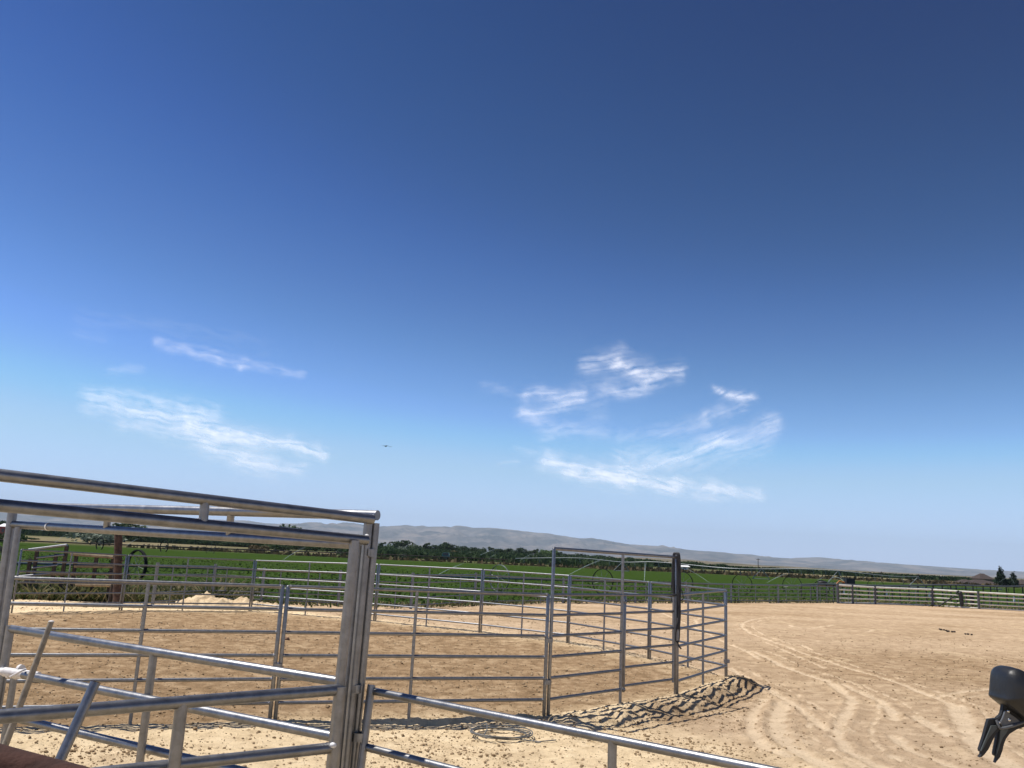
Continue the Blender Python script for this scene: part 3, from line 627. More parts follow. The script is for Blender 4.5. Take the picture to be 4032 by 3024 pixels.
plate('side_plate', [(958, 815), (1080, 895), (1195, 985), (1120, 1015), (1060, 1040), (935, 1062), (882, 1000), (930, 900)], JD-.0035, .004, 'greyplate', .0004)
plate('prong', [(703, 937), (820, 925), (850, 1000), (880, 1080), (815, 1150), (765, 1240), (705, 1370), (645, 1450), (605, 1488), (568, 1497), (598, 1455), (600, 1422), (578, 1412), (573, 1380), (630, 1200), (668, 1060), (690, 980)], JD, .007, 'black', .0002)
plate('prong', [(880, 1085), (1000, 1075), (1241, 1000), (1500, 930), (1500, 980), (1241, 1042), (1110, 1088), (1010, 1153), (960, 1220), (928, 1300), (905, 1400), (872, 1492), (800, 1579), (823, 1505), (822, 1491), (790, 1472), (783, 1440), (815, 1270), (835, 1140)], JD+.002, .007, 'black', .0002)
plate('liner', [(755, 1035), (835, 1035), (845, 1070), (765, 1160), (705, 1240), (655, 1340), (608, 1415), (600, 1405), (672, 1235), (730, 1100)], JD-.0052, .003, 'greenplate', .0003)
plate('liner', [(890, 1100), (1010, 1082), (972, 1150), (925, 1210), (885, 1310), (845, 1440), (828, 1480), (838, 1400), (868, 1270), (882, 1150)], JD-.0032, .003, 'greenplate', .0003)
MB().tube(spline([jp(835, 950, JD-.006), jp(870, 1040, JD-.008), jp(905, 1075, JD-.008), jp(1060, 1045, JD-.008), jp(1241, 985, JD-.006)]), .0022, 8).build('hinge_pin', 'greyplate', JW)
for x_, y_, r_ in ((1028, 952, .0028), (1012, 825, .0024), (878, 990, .0022)): MB().ball(jp(x_, y_, JD-.0058), (r_, r_*.6, r_), 2).build('rivet', 'rivet', JW)

# ------------------------------------------------------------------ small things on the ground
cc = gnd(1975, 2878); mb = MB(); zc = gh(cc[0], cc[1])
co_ = thing('cable_coil', 'loose coil of grey cable lying on the pale dirt below the near panel', 'cable', (cc[0], cc[1], zc))
for k in range(5):
    pts = []; rr = .255+.018*k-.03*(k == 3); ph = rng.rand()*6
    for a_ in np.linspace(0, 2*np.pi, 48): pts.append([cc[0]+rr*1.18*math.cos(a_)+.02*math.sin(3*a_+ph)+.02*rng.randn()*0, cc[1]+rr*1.0*math.sin(a_)+.015*math.cos(2*a_+ph), zc+.035+.008*k+.006*math.sin(2*a_+ph)])
    mb.tube(pts, .0065, 8, False)
mb.build('coils', 'cable', co_)
MB().tube(spline([P3(cc[:2]+[.22, -.2], zc+.03), P3(cc[:2]+[.45, -.28], zc+.03), P3(gnd(2110, 2902)[:2], zc+.02), P3(gnd(2190, 2896)[:2], zc+.025)]), .0065, 8).build('tail', 'cable', co_)
MB().tube(spline([P3(cc[:2]+[-.26, .10], zc+.09), P3(cc[:2]+[-.2, .16], zc+.12), P3(cc[:2]+[-.17, .02], zc+.1), P3(cc[:2]+[-.2, -.1], zc+.04)]), .008, 8).build('tie', 'cable', co_)
# chain on the near left panel
cy = 9.95; ctop, cbot = at(566, 2378, cy), at(533, 2690, cy)
ch = thing('hanging_chain', 'thin chain hanging from a rail of the near left panel', 'chain', ctop); nl = 30; mb = MB()
for k in range(nl):
    p = ctop+(cbot-ctop)*k/nl; hl = np.linalg.norm(cbot-ctop)/nl*.68; ax = np.array([1, 0, 0]) if k % 2 else np.array([0, 1.0, 0])
    mb.tube([p+ax*.011*math.cos(t)+np.array([0, 0, 1])*hl*math.sin(t) for t in np.linspace(0, 2*np.pi, 11)], .0042, 6, False)
mb.build('links', 'chain', ch)
for x_, y_, s_, lb in ((1128, 2516, .045, 'small reddish stone lying inside the pen beyond the near panel'), (2000, 2420, .0, None)):
    if s_:
        p = gnd(x_, y_); MB().ball((p[0], p[1], gh(p[0], p[1])+s_*.5), (s_*1.5, s_, s_), 2, .15).build('stone', 'stone', None, (p[0], p[1], 0), label=lb, cat='stone')
mp = [(3700, 2482), (3717, 2484), (3726, 2486), (3731, 2490), (3750, 2491), (3758, 2491), (3802, 2501), (3812, 2501), (3826, 2503), (3706, 2483), (3735, 2488)]
mo_ = ['first', 'second', 'third', 'fourth', 'fifth', 'sixth', 'seventh', 'eighth', 'ninth', 'tenth', 'eleventh']; mp.sort()
for i_, (x_, y_) in enumerate(mp):
    p = gnd(x_, y_); MB().ball((p[0], p[1], gh(p[0], p[1])+.035), (.035+.02*rng.rand(), .032, .028), 2, .2).build('horse_dropping', 'manure', None, (p[0], p[1], 0), label=f'dark horse dropping on the open arena dirt, {mo_[i_]} from the left of the scattered row', cat='dropping', group='dark horse droppings on the arena dirt')
# sand heap behind the far panels, left
hp, nt, b, o = newmat('heap_sand'); tc = N(nt, 'ShaderNodeTexCoord'); n = noise(nt, 5, 6, .7, tc.outputs['Object'])
r = ramp(nt, n.outputs[0], [(0.35, (0.50, 0.37, 0.22)), (0.65, (0.72, 0.57, 0.37))]); nt.links.new(r.outputs[0], b.inputs['Base Color']); b.inputs['Roughness'].default_value = .95; b.inputs['Specular IOR Level'].default_value = .1
bp = N(nt, 'ShaderNodeBump'); bp.inputs['Distance'].default_value = .05; nt.links.new(n.outputs[0], bp.inputs['Height']); nt.links.new(bp.outputs[0], b.inputs['Normal'])
def heap(x, y, rx, ry, hh, label, seed):
    c_ = gnd(x, y); n_ = 70; u = np.linspace(-1.25, 1.25, n_); U, V = np.meshgrid(u, u)
    rad = np.hypot(U*(1+.25*pn(U*2+seed, V*2)), V); Z = hh*np.clip(1-rad, 0, 1)**.8*(1+.5*fbm(U*2.2+seed, V*2.2, 4))+.04*fbm(U*5, V*5+seed, 3)-.03
    Z = np.where(rad > 1.05, -.05, Z); v = np.stack([c_[0]+U*rx, c_[1]+V*ry, Z], -1).reshape(-1, 3); v -= [c_[0], c_[1], 0]
    i = np.arange(n_*n_).reshape(n_, n_); f = np.stack([i[:-1, :-1], i[:-1, 1:], i[1:, 1:], i[1:, :-1]], -1).reshape(-1, 4)
    o = fastmesh('sand_heap', v, f, hp); o.location = (c_[0], c_[1], 0); tag(o, label, 'sand heap', 'heaps of pale sand behind the pen')
heap(810, 2390, 1.1, .9, .44, 'tallest pale sand heap, left of the others, behind the far pen panels', 3)
heap(952, 2388, .95, .7, .30, 'middle lumpy sand heap behind the far pen panels', 11)
heap(1050, 2392, .75, .6, .17, 'lowest sand heap at the right end of the row behind the far pen panels', 23)

# dirt clods and pebbles (uncountable)
n_c = 42000
px = rng.rand(n_c*3)*4400-180; 
yy = 7.0+22*rng.rand(n_c*3)**1.9; xx = (px-CX)/F*yy
keep = (yy < 29); xx, yy = xx[keep], yy[keep]
hh, pp, tk, dpp, dd1, dd2 = fields(xx[None], yy[None]); hh, pp, tk, dd1 = hh[0], pp[0], tk[0], dd1[0]
dens = np.where(pp > .5, .75, np.where(xx > 3.8, .25+.5*np.exp(-(((xx-11)/6.0)**2+((yy-19)/5.0)**2)), .8))*(1-.85*tk)*(.35+np.clip(fbm(xx*.6, yy*.6, 3)+.45, 0, 1)); dens = np.where((pp < .5) & (dd1 < 1.1), 1, dens)
kk = (rng.rand(len(xx)) < dens) & (yy < np.interp(xx, EX, EY)-.3); xx, yy, hh = xx[kk][:n_c], yy[kk][:n_c], hh[kk][:n_c]
bm = bmesh.new(); bmesh.ops.create_icosphere(bm, subdivisions=1, radius=1.0); iv = np.array([x.co[:] for x in bm.verts]); jf = np.array([[q.index for q in x.verts] for x in bm.faces]); bm.free()
m = len(xx); sz = .0025+.013*rng.rand(m)**6+.0045*rng.rand(m)**1.6; sz *= 1+yy*.012
vv = iv[None]*(1+.35*(rng.rand(m, len(iv), 1)-.5))*sz[:, None, None]*np.stack([.8+.7*rng.rand(m), .8+.7*rng.rand(m), .6+.35*rng.rand(m)], -1)[:, None, :]
vv += np.stack([xx, yy, hh+sz*.35], -1)[:, None, :]
ff = (jf[None]+(np.arange(m)*len(iv))[:, None, None]).reshape(-1, 3)
tag(fastmesh('dirt_clods', vv.reshape(-1, 3), ff, 'clod', smooth=False), 'small dry dirt clods and pebbles strewn over the pen and arena soil', 'dirt clods', kind='stuff')

# ------------------------------------------------------------------ vegetation stuff: crop rows and weeds
def blades(name, xs, ys, zs, hts, wid, mat, label, cat, lean=.35):
    m = len(xs); an = rng.rand(m)*np.pi*2; dx, dy = np.cos(an)*wid, np.sin(an)*wid
    la = rng.rand(m)*2*np.pi; lx, ly = np.cos(la)*hts*lean*rng.rand(m), np.sin(la)*hts*lean*rng.rand(m)
    v = np.stack([np.stack([xs-dx, ys-dy, zs-.02], -1), np.stack([xs+dx, ys+dy, zs-.02], -1), np.stack([xs+lx+dx*.7, ys+ly+dy*.7, zs+hts*.8], -1), np.stack([xs+lx*1.3-dx*.3, ys+ly*1.3-dy*.3, zs+hts], -1)], 1).reshape(-1, 3)
    f = np.arange(m*4).reshape(m, 4)
    return tag(fastmesh(name, v, f, mat, smooth=False), label, cat, kind='stuff')
m = 30000; yy = 28+60*rng.rand(m)**1.6; xx = (rng.rand(m)*4600-300-CX)/F*yy; k = yy > np.interp(xx, EX, EY)+1.0+rng.rand(m)*1.5; xx, yy = xx[k], yy[k]; m = len(xx)
c3 = np.stack([xx, yy, .02+.10*rng.rand(m)**1.5], -1); n3 = rng.randn(m, 3)*.5+[0, 0, 1.0]; n3 /= np.linalg.norm(n3, axis=1)[:, None]; t3 = np.cross(n3, rng.randn(m, 3)); t3 /= np.linalg.norm(t3, axis=1)[:, None]; b3_ = np.cross(n3, t3); z3 = (.05+.08*rng.rand(m))[:, None]
tag(fastmesh('crop_plants', np.stack([c3-t3*z3, c3-b3_*z3*.6, c3+t3*z3, c3+b3_*z3*.6], 1).reshape(-1, 3), np.arange(m*4).reshape(m, 4), 'crop', smooth=False), 'low bright green crop covering the irrigated field', 'crop', kind='stuff')
m = 44000; xx = np.where(rng.rand(m) < .45, -22+13*rng.rand(m), -30+95*rng.rand(m)); e = np.interp(xx, EX, EY); yy = e+.3+rng.randn(m)*.5+1.2*rng.rand(m); hgt = .04+.16*rng.rand(m)**2
lf = xx < -9.5; yy = np.where(lf, e-.3+rng.rand(m)*6.5, yy); hgt = np.where(lf, .10+.50*rng.rand(m)*np.clip(.6+fbm(xx*.7, yy*.7, 2), .1, 1.3), hgt); k = rng.rand(m) < np.where(lf, 1, .55)
blades('weeds', xx[k], yy[k], np.zeros(k.sum()), hgt[k], .025+.03*rng.rand(k.sum()), 'weed', 'dry green and straw coloured weeds growing along the fences', 'weeds', 1.5)
m = 20000; yy = 150+80*rng.rand(m); xx = (rng.rand(m)*4700-350-CX)/F*yy; k = np.abs(yy-(168+.30*xx+12*fbm(xx*.02, yy*.02, 2))) < np.where(xx/yy > .12, 16, 5); xx, yy = xx[k], yy[k]
blades('tall_weeds', xx, yy, np.zeros(len(xx)), .15+.7*rng.rand(len(xx))**2, .2+.35*rng.rand(len(xx)), 'leaf_brown', 'brownish tall weeds along the far edge of the green field', 'weeds', .4)

# ------------------------------------------------------------------ arena fence behind the pen
ORD = ['first', 'second', 'third', 'fourth', 'fifth', 'sixth', 'seventh', 'eighth', 'ninth', 'tenth', 'eleventh', 'twelfth', 'thirteenth', 'fourteenth', 'fifteenth', 'sixteenth', 'seventeenth', 'eighteenth', 'nineteenth', 'twentieth']
for t_ in ('twenty', 'thirty', 'forty', 'fifty', 'sixty'):
    if t_ != 'twenty': ORD.append(t_[:-1]+'ieth')
    ORD += [t_+'-'+w_ for w_ in ('first', 'second', 'third', 'fourth', 'fifth', 'sixth', 'seventh', 'eighth', 'ninth')]
AF = [(600, 2385, 2215), (832, 2372, 2221), (1027, 2375, 2236), (1330, 2388, 2246), (1617, 2398, 2255), (1868, 2380, 2255), (2216, 2375, 2275), (2501, 2374, 2284), (2700, 2374, 2290), (2879, 2373, 2297), (3065, 2374, 2300), (3219, 2373, 2303), (3297, 2375, 2306)]
def fence_section(a, b_, za, zb, rails, r, mat, pmat, label, group, stiles=2, name='fence_section', pr=None, bottom=.12, cat='fence'):
    R_ = thing(name, label, cat, (*((a+b_)/2), 0), group)
    pr = pr or r*2.2
    MB().box((-pr, -pr, -.05), (pr, pr, 1), 0, (0, 0, 0)); mb = MB().tube([P3(a, -.05), P3(a, za)], pr, 10); mb.build('post', pmat, R_)
    for i_ in range(rails):
        t = i_/(rails-1); MB().pipe(P3(a, za*.93+(bottom-za*.93)*t), P3(b_, zb*.93+(bottom-zb*.93)*t), r*(1.35 if i_ == 0 else 1), 8).build('rail', mat, R_)
    for k in range(stiles):
        q = a+(b_-a)*(k+.5+.1*rng.randn())/stiles; z_ = za+(zb-za)*.5; MB().pipe(P3(q, -.02), P3(q, z_*.93), min(r*.9, .022), 8).build('stile', 'galv2', R_)
    return R_
for i_ in range(len(AF)-1):
    (x0, y0, t0), (x1, y1, t1) = AF[i_], AF[i_+1]; a, b_ = gnd(x0, y0), gnd(x1, y1)
    fence_section(a[:2], b_[:2], ztop(a, t0), ztop(b_, t1), 5, .021 if i_ < 6 else .026, 'galv2', 'galv2', ORD[i_]+' grey rail section of the far arena fence, counted from the left', 'grey sections of the far arena fence', 2 if i_ < 8 else 3, pr=.052)
WF = [(3300, 2376, 2302), (3357, 2377, 2306), (3446, 2379, 2312), (3672, 2387, 2321), (3855, 2398, 2332), (4060, 2409, 2343), (4300, 2424, 2356)]
for i_ in range(len(WF)-1):
    (x0, y0, t0), (x1, y1, t1) = WF[i_], WF[i_+1]; a, b_ = gnd(x0, y0), gnd(x1, y1)
    fence_section(a[:2], b_[:2], ztop(a, t0-4), ztop(b_, t1-4), 5, .042, 'cream', 'greypost', ORD[i_]+' cream railed section of the right arena fence, counted from its left corner', 'cream railed sections of the right arena fence', 2, pr=.085, bottom=.05)
# dark pole rail with gate pole leaning on the cream fence
p, q = gnd(3690, 2388), None; e_ = at(3762, 2345, p[1]-.4)
MB().tube([P3(p[:2]+[-.2, -.6], .05), e_], .05, 8).build('leaning_pole', 'black', None, (p[0], p[1], 0), label='dark pole propped diagonally against the cream rails', cat='pole')
for x_, lb in ((3773, 'black jacket hanging on the cream fence, left one'), (3815, 'black jacket hanging on the cream fence, right one')):
    c_ = at(x_, 2331, gnd(x_, 2393)[1]-.12); mb = MB(); mb.tube(spline([c_+[-.1, .05, -.1], c_+[0, 0, .05], c_+[.12, -.03, -.12], c_+[.16, -.04, -.75], c_+[.1, -.03, -.78]], 5), [.05]*8+[.13]*8+[.12]*4+[.03], 8)
    mb.build('hung_cloth', 'rope', None, c_, label=lb, cat='cloth')
# pipe topped post row beyond the right fence
A_, B_ = np.array([21.0, 60.0]), np.array([52.0, 61.5]); zt = (ztop(P3(A_, 0), 2302), ztop(P3(B_, 0), 2312))
PR = thing('post_row', 'long grey pipe on closely spaced dark posts beyond the cream fence', 'fence', (*A_, 0)); MB().tube([P3(A_+(B_-A_)*t, zt[0]+(zt[1]-zt[0])*t+.04*math.sin(t*23)) for t in np.linspace(0, 1, 40)], .055, 8).build('top_pipe', 'galv2', PR)
for k in range(52):
    q = A_+(B_-A_)*(k+.3*rng.rand())/52; MB().tube([P3(q, -.05), P3(q+[.03*rng.randn(), 0], zt[0]+(zt[1]-zt[0])*k/52)], .04, 6).build('post', 'darkwood', PR)
for k in range(9):
    q = A_+(B_-A_)*(.1+.1*k); MB().tube([P3(q, zt[0]-.12), P3(q, zt[0]-.16), P3(q, zt[0]-.5)], [.02, .06, .07], 8).build('float', 'cream', PR)

# ------------------------------------------------------------------ left background: chute, trunk
CH = thing('loading_chute', 'old dark timber posts with pale planks and sloping pipe rails at the far left', 'chute', gnd(260, 2330))
Yc = 27.0
for x_, t_ in ((148, 2161), (222, 2180), (264, 2147), (301, 2186), (381, 2191), (446, 2196), (120, 2200)):
    p = at(x_, t_, Yc); MB().box((-.05, -.05, -.05), (.05, .05, p[2]), .2, (p[0], Yc, 0)).build('post', 'darkwood', CH, smooth=False)
for a_, b2_, mt_, r_ in (((278, 2181), (446, 2194), 'plank', .05), ((294, 2229), (446, 2231), 'plank', .05), ((113, 2165), (264, 2146), 'galv2', .045), ((145, 2197), (252, 2185), 'galv2', .035), ((127, 2237), (228, 2225), 'galv2', .035), ((150, 2262), (446, 2259), 'plank', .045), ((60, 2272), (200, 2258), 'galv2', .04)):
    MB().tube([at(*a_, Yc-.1), at(*b2_, Yc-.12)], r_, 8).build('rail', mt_, CH)
MB().tube([at(446, 2305, Yc-1), at(300, 2302, Yc-.6)], .05, 8).build('fallen_plank', 'plank', None, at(400, 2300, Yc-1), label='pale plank lying low in the weeds beside the chute', cat='plank')
Yt = 25.5; tb = at(462, 2390, Yt); tt_ = at(466, 2085, Yt)
TR = thing('bare_tree', 'thick reddish brown bare tree trunk standing behind the far pen fence at left', 'tree trunk', (tb[0], Yt, 0))
mb = MB(); n_ = 18; L_ = []
for k, zz in enumerate(np.linspace(-.1, tt_[2], 22)):
    an = np.arange(n_)*2*np.pi/n_; rr = (.112+.05*math.exp(-zz*3))*(1+.10*pn(an*2.2+5, zz*3+an*0)+.10*pn(an*5, zz*7+an*0)); L_.append(np.stack([tb[0]+(tt_[0]-tb[0])*zz/tt_[2]+rr*np.cos(an), Yt+rr*np.sin(an), np.full(n_, zz)], -1))
f_ = [(j*n_+k, j*n_+(k+1) % n_, (j+1)*n_+(k+1) % n_, (j+1)*n_+k) for j in range(21) for k in range(n_)]+[tuple(range(21*n_, 22*n_))]
mb.add(np.vstack(L_), f_); mb.build('trunk', 'bark', TR)
MB().tube([P3((tt_[0]+.1, Yt), 1.2), P3((tt_[0]+.30, Yt-.05), 1.32)], [.04, .02], 8).build('branch_stub', 'bark', TR)
mb = MB(); mb.tube([P3((tb[0]-.25, Yt), -.05), P3((tb[0]-.2, Yt), 1.3)], .06, 8); mb.build('old_post', 'darkwood', None, (tb[0]-.25, Yt, 0), label='short dark post standing close to the left of the bare tree trunk', cat='post')

# ------------------------------------------------------------------ wheel line irrigation
RW = .73
WL = [(-700, 31), (-30, 34.5), (541, 38.5), (1443, 43), (1970, 46.5), (2375, 50), (2688, 54.5), (2921, 59), (3117, 64), (3290, 69.5), (3443, 75), (3581, 80), (3696, 85), (3810, 91), (3935, 98)]
def wheel(root, c, dirv, r, mat='rim', n_sp=8, tw=.05, rim_w=.16):
    d = np.array([dirv[0], dirv[1], 0]); d /= np.linalg.norm(d); u = np.array([-d[1], d[0], 0]); w_ = np.array([0, 0, 1.0]); n = 40; mb = MB(); v = []; f = []
    for j, (rr, dd) in enumerate(((r, -rim_w/2), (r, rim_w/2), (r-tw, rim_w/2), (r-tw, -rim_w/2))):
        for k in range(n): a_ = 2*np.pi*k/n; v.append(c+u*rr*math.cos(a_)+w_*rr*math.sin(a_)+d*dd)
    for j in range(4):
        for k in range(n): f.append((j*n+k, j*n+(k+1) % n, ((j+1) % 4)*n+(k+1) % n, ((j+1) % 4)*n+k))
    mb.add(v, f); rm = mb.build('wheel', mat, root)
    mb = MB(); ph = rng.rand()
    for k in range(n_sp): a_ = ph+2*np.pi*k/n_sp; mb.tube([c+d*.03, c+u*(r-.02)*math.cos(a_)+w_*(r-.02)*math.sin(a_)], .010, 5)
    o = mb.build('spokes', 'spoke', None, root.location); o.location = (0, 0, 0); o.parent = rm
    return rm
def wheel_line(WL, label, z=RW, r=RW, pr=.055, pales=(), sq=.5, pmat='wheelpipe'):
    P = []
    for x_, Y_ in WL: q = at(x_, 2200, Y_); P.append(np.array([q[0], Y_, z]))
    R_ = thing('wheel_line', label, 'irrigation line', (P[0][0], P[0][1], 0)); MB().tube(P, pr, 10).build('main_pipe', pmat, R_)
    for i_, c_ in enumerate(P[1:], 1):
        t = P[min(i_+1, len(P)-1)]-P[i_-1]; t /= np.linalg.norm(t); rad = np.array([c_[0], c_[1], 0]); rad /= np.linalg.norm(rad)
        wheel(R_, c_, (t+rad*sq)[:2], r, 'rimlit' if i_ in pales else 'rim', tw=.06 if i_ < 3 else .032, rim_w=.14 if i_ < 3 else .07)
    return R_, P
WR, WP = wheel_line(WL, 'nearest wheel line irrigation pipe crossing the green field on large spoked wheels', pales=(4, 9))
W2 = [(-500, 100), (385, 118), (640, 124), (825, 130), (1180, 150), (1300, 158), (1330, 166), (1590, 175), (2300, 215)]
wheel_line(W2, 'second wheel line farther back, with small dark wheels below the tree line', .75, .95, .10, sq=.2, pmat='darkwood')
# mover engine of the wheel line
mc = at(3300, 2290, 66); MV = thing('irrigation_mover', 'dark engine cart with orange frame on the wheel line near the fence corner', 'engine', (mc[0], 66, 0))
MB().box((-1.5, -.15, .75), (1.1, .15, .9), 0, (mc[0], 66, 0)).build('frame', 'orange', MV, smooth=False); MB().box((.55, -.3, .9), (1.2, .3, 1.45), 0, (mc[0], 66, 0)).build('engine_cover', 'black', MV, smooth=False)
MB().ball((mc[0]-1.2, 66, .98), (.42, .25, .17), 2, .1).build('motor', 'black', MV); MB().tube([(mc[0]-.2, 66, .9), (mc[0]+.1, 66, 1.2), (mc[0]+.5, 66, 1.1)], .06, 8).build('exhaust', 'orange', MV)
for dx in (-1.2, .9): wheel(MV, np.array([mc[0]+dx, 66.3, .6]), (0.3, 1), .6)
# centre pivot span
PVp = [(2030, 2200, 150), (2060, 2198, 148), (2280, 2197, 140), (2450, 2213, 132), (2590, 2213, 128), (2850, 2236, 120), (3000, 2240, 118), (3150, 2240, 116), (3300, 2247, 114), (3500, 2268, 112), (3616, 2271, 112)]
PV = thing('centre_pivot', 'long thin overhead centre pivot irrigation span across the far field', 'irrigation line', (at(2060, 2198, 148)[0], 148, 0))
PP = [at(x_, y_, Y_) for x_, y_, Y_ in PVp]; MB().tube(spline(PP, 5), .05, 6).build('span_pipe', 'pivot', PV)
for k in (3, 6, 8, 10):
    p = PP[k]; mb = MB()
    for sx_ in (-1.2, 1.2): mb.tube([p, np.array([p[0]+sx_, p[1]+.5, .3])], .05, 6)
    mb.tube([np.array([p[0]-1.2, p[1]+.5, .3]), np.array([p[0]+1.2, p[1]+.5, .3])], .05, 6); mb.build('tower', 'pivot', PV)
sp = spline(PP, 6)
for k in range(6, len(sp)-1, 2): p = sp[k]; MB().tube([p, p+[.15, 0, -.35], p+[.22, 0, -.75]], .028, 5).build('drop_hose', 'pivot', PV)
# water jets
def jetmat():
    m, nt, b, o = newmat('water_spray'); a = attr(nt, 'dens'); tc = N(nt, 'ShaderNodeTexCoord'); n = noise(nt, 3.5, 4, .6, tc.outputs['Object'])
    f_ = math_(nt, 'MULTIPLY', a, math_(nt, 'MULTIPLY', n.outputs[0], 1.3), clamp=True)
    d1_ = N(nt, 'ShaderNodeBsdfDiffuse'); d1_.inputs[0].default_value = (.75, .85, .86, 1); t1 = N(nt, 'ShaderNodeBsdfTranslucent'); t1.inputs[0].default_value = (.75, .85, .86, 1)
    m1 = N(nt, 'ShaderNodeMixShader'); nt.links.new(d1_.outputs[0], m1.inputs[1]); nt.links.new(t1.outputs[0], m1.inputs[2])
    tp = N(nt, 'ShaderNodeBsdfTransparent'); m2 = N(nt, 'ShaderNodeMixShader'); nt.links.new(f_, m2.inputs[0]); nt.links.new(tp.outputs[0], m2.inputs[1]); nt.links.new(m1.outputs[0], m2.inputs[2]); nt.links.new(m2.outputs[0], o.inputs[0])
    return m
JM = jetmat()
JETS = [((215, 2138), (262, 2104), 70, .06, .7), ((499, 2148), (549, 2118), 62, .06, .5), ((1113, 2205), (1205, 2153), 55, .12, .55), ((1712, 2270), (1826, 2218), 45, .06, .8), ((1886, 2188), (1948, 2163), 110, .25, .5),
        ((2045, 2208), (2102, 2177), 110, .2, .4), ((2238, 2264), (2380, 2199), 48, .08, .7), ((2537, 2291), (2541, 2212), 52, .20, .7), ((2794, 2295), (2700, 2237), 57, .06, .7), ((3017, 2296), (3102, 2256), 62, .13, .6),
        ((3199, 2304), (3246, 2270), 67, .16, .5), ((3396, 2280), (3414, 2270), 74, .12, .35), ((1925, 2200), (1955, 2180), 112, .3, .3), ((3935, 2292), (3975, 2268), 96, .25, .25), ((3975, 2268), (3996, 2300), 96, .2, .2)]
for i_, (a_, b2_, Y_, w0, dn) in enumerate(JETS):
    P0 = at(*a_, Y_); P1 = at(*b2_, Y_*1.04); ns = 26; pts = []; rr = []; de = []; n8 = 10
    for k in range(ns): t = k/(ns-1); pts.append(P0+(P1-P0)*t+np.array([0, 0, .05*math.sin(math.pi*t)])); rr.append(.01+w0*.30*t**1.2); de.append(dn*.75*(1-t)**.7*(.55+.6*rng.rand()))
    mb = MB().tube(pts, rr, n8, False); v_ = np.vstack(mb.v)-P0; o_ = fastmesh('sprinkler_jet', v_, np.array(mb.f), JM, dict(dens=np.repeat(de, n8))); o_.location = tuple(P0)
    tag(o_, ORD[i_ if i_ < 13 else i_]+' white sprinkler jet, in the order they cross the field, spraying over the green crop', 'water jet', 'sprinkler jets over the field')
jets = sorted([o_ for o_ in C.objects if o_.name.startswith('sprinkler_jet')], key=lambda q: q.location.x/q.location.y)
for k, o_ in enumerate(jets): o_['label'] = ORD[k]+' pale sprinkler jet from the left, arching over the green field'

# ------------------------------------------------------------------ trees
def crown_mesh(kind, seed, n=620):
    r = np.random.RandomState(seed); P = []; s = []
    if kind == 'round':
        cl = [(r.randn()*.24, r.randn()*.24, .30+.42*r.rand(), .22+.12*r.rand()) for _ in range(13)]
    elif kind == 'tall':
        cl = [(r.randn()*.14, r.randn()*.14, .2+.72*k/11, .2*(1-.5*k/11)+.05*r.rand()) for k in range(12)]
    elif kind == 'conifer':
        cl = [(r.randn()*.04*(1-k/16), r.randn()*.04, .12+.84*k/15, .34*(1-k/15.5)**.8+.03) for k in range(16)]
    else:
        cl = [(r.randn()*.33, r.randn()*.3, .25+.16*r.rand(), .22+.12*r.rand()) for _ in range(10)]
    w = np.array([c[3]**2 for c in cl]); w /= w.sum(); idx = r.choice(len(cl), n, p=w); cl = np.array(cl)
    d = r.randn(n, 3); d /= np.linalg.norm(d, axis=1)[:, None]; rad = cl[idx, 3]*(.55+.5*r.rand(n)**.6)
    zs = .8 if kind != 'conifer' else .35
    P = cl[idx, :3]+d*rad[:, None]*[1, 1, zs]
    if kind == 'conifer': P[:, 2] -= .12*rad
    sz = (.055 if kind != 'conifer' else .04)*(.6+.8*r.rand(n))
    a = r.randn(n, 3); a /= np.linalg.norm(a, axis=1)[:, None]; b_ = np.cross(a, d+.5*r.randn(n, 3)); b_ /= np.linalg.norm(b_, axis=1)[:, None]
    v = np.stack([P-a*sz[:, None], P+b_*sz[:, None]*.8, P+a*sz[:, None], P-b_*sz[:, None]*.8], 1).reshape(-1, 3); v[:, 2] = np.maximum(v[:, 2], .01)
    f = np.arange(n*4).reshape(n, 4); o = fastmesh('crown', v, f, 'leaf_mid', smooth=False); me = o.data; bpy.data.objects.remove(o); return me
def trunk_mesh(kind, seed):
    r = np.random.RandomState(seed); mb = MB(); mb.tube([(0, 0, -.02), (.01, 0, .25), (0, .01, .55), (0, 0, .8)], [.035, .028, .02, .008], 8)
    if kind != 'conifer':
        for k in range(5):
            a = r.rand()*6.28; mb.tube([(0, 0, .25+.06*k), (.13*math.cos(a), .13*math.sin(a), .42+.06*k), (.24*math.cos(a), .24*math.sin(a), .55+.06*k)], [.016, .01, .004], 6)
    o = mb.build('trunk', 'trunk'); me = o.data; bpy.data.objects.remove(o); return me
CM = {}
for kd in ('round', 'tall', 'conifer', 'shrub'):
    for lf_ in ('leaf_dark', 'leaf_mid', 'leaf_bright', 'leaf_silver', 'leaf_brown', 'needle'):
        if kd == 'conifer' and lf_ != 'needle': continue
        for vr in range(2):
            me = crown_mesh(kd, hash((kd, vr)) % 1000 if False else {'round': 10, 'tall': 30, 'conifer': 50, 'shrub': 70}[kd]+vr+{'leaf_dark': 0, 'leaf_mid': 2, 'leaf_bright': 4, 'leaf_silver': 6, 'leaf_brown': 8, 'needle': 10}[lf_], 1500 if kd == 'conifer' else 900); me.materials.clear(); me.materials.append(M[lf_]); CM[kd, lf_, vr] = me
TM = {k: trunk_mesh(k, 3) for k in ('round', 'conifer')}
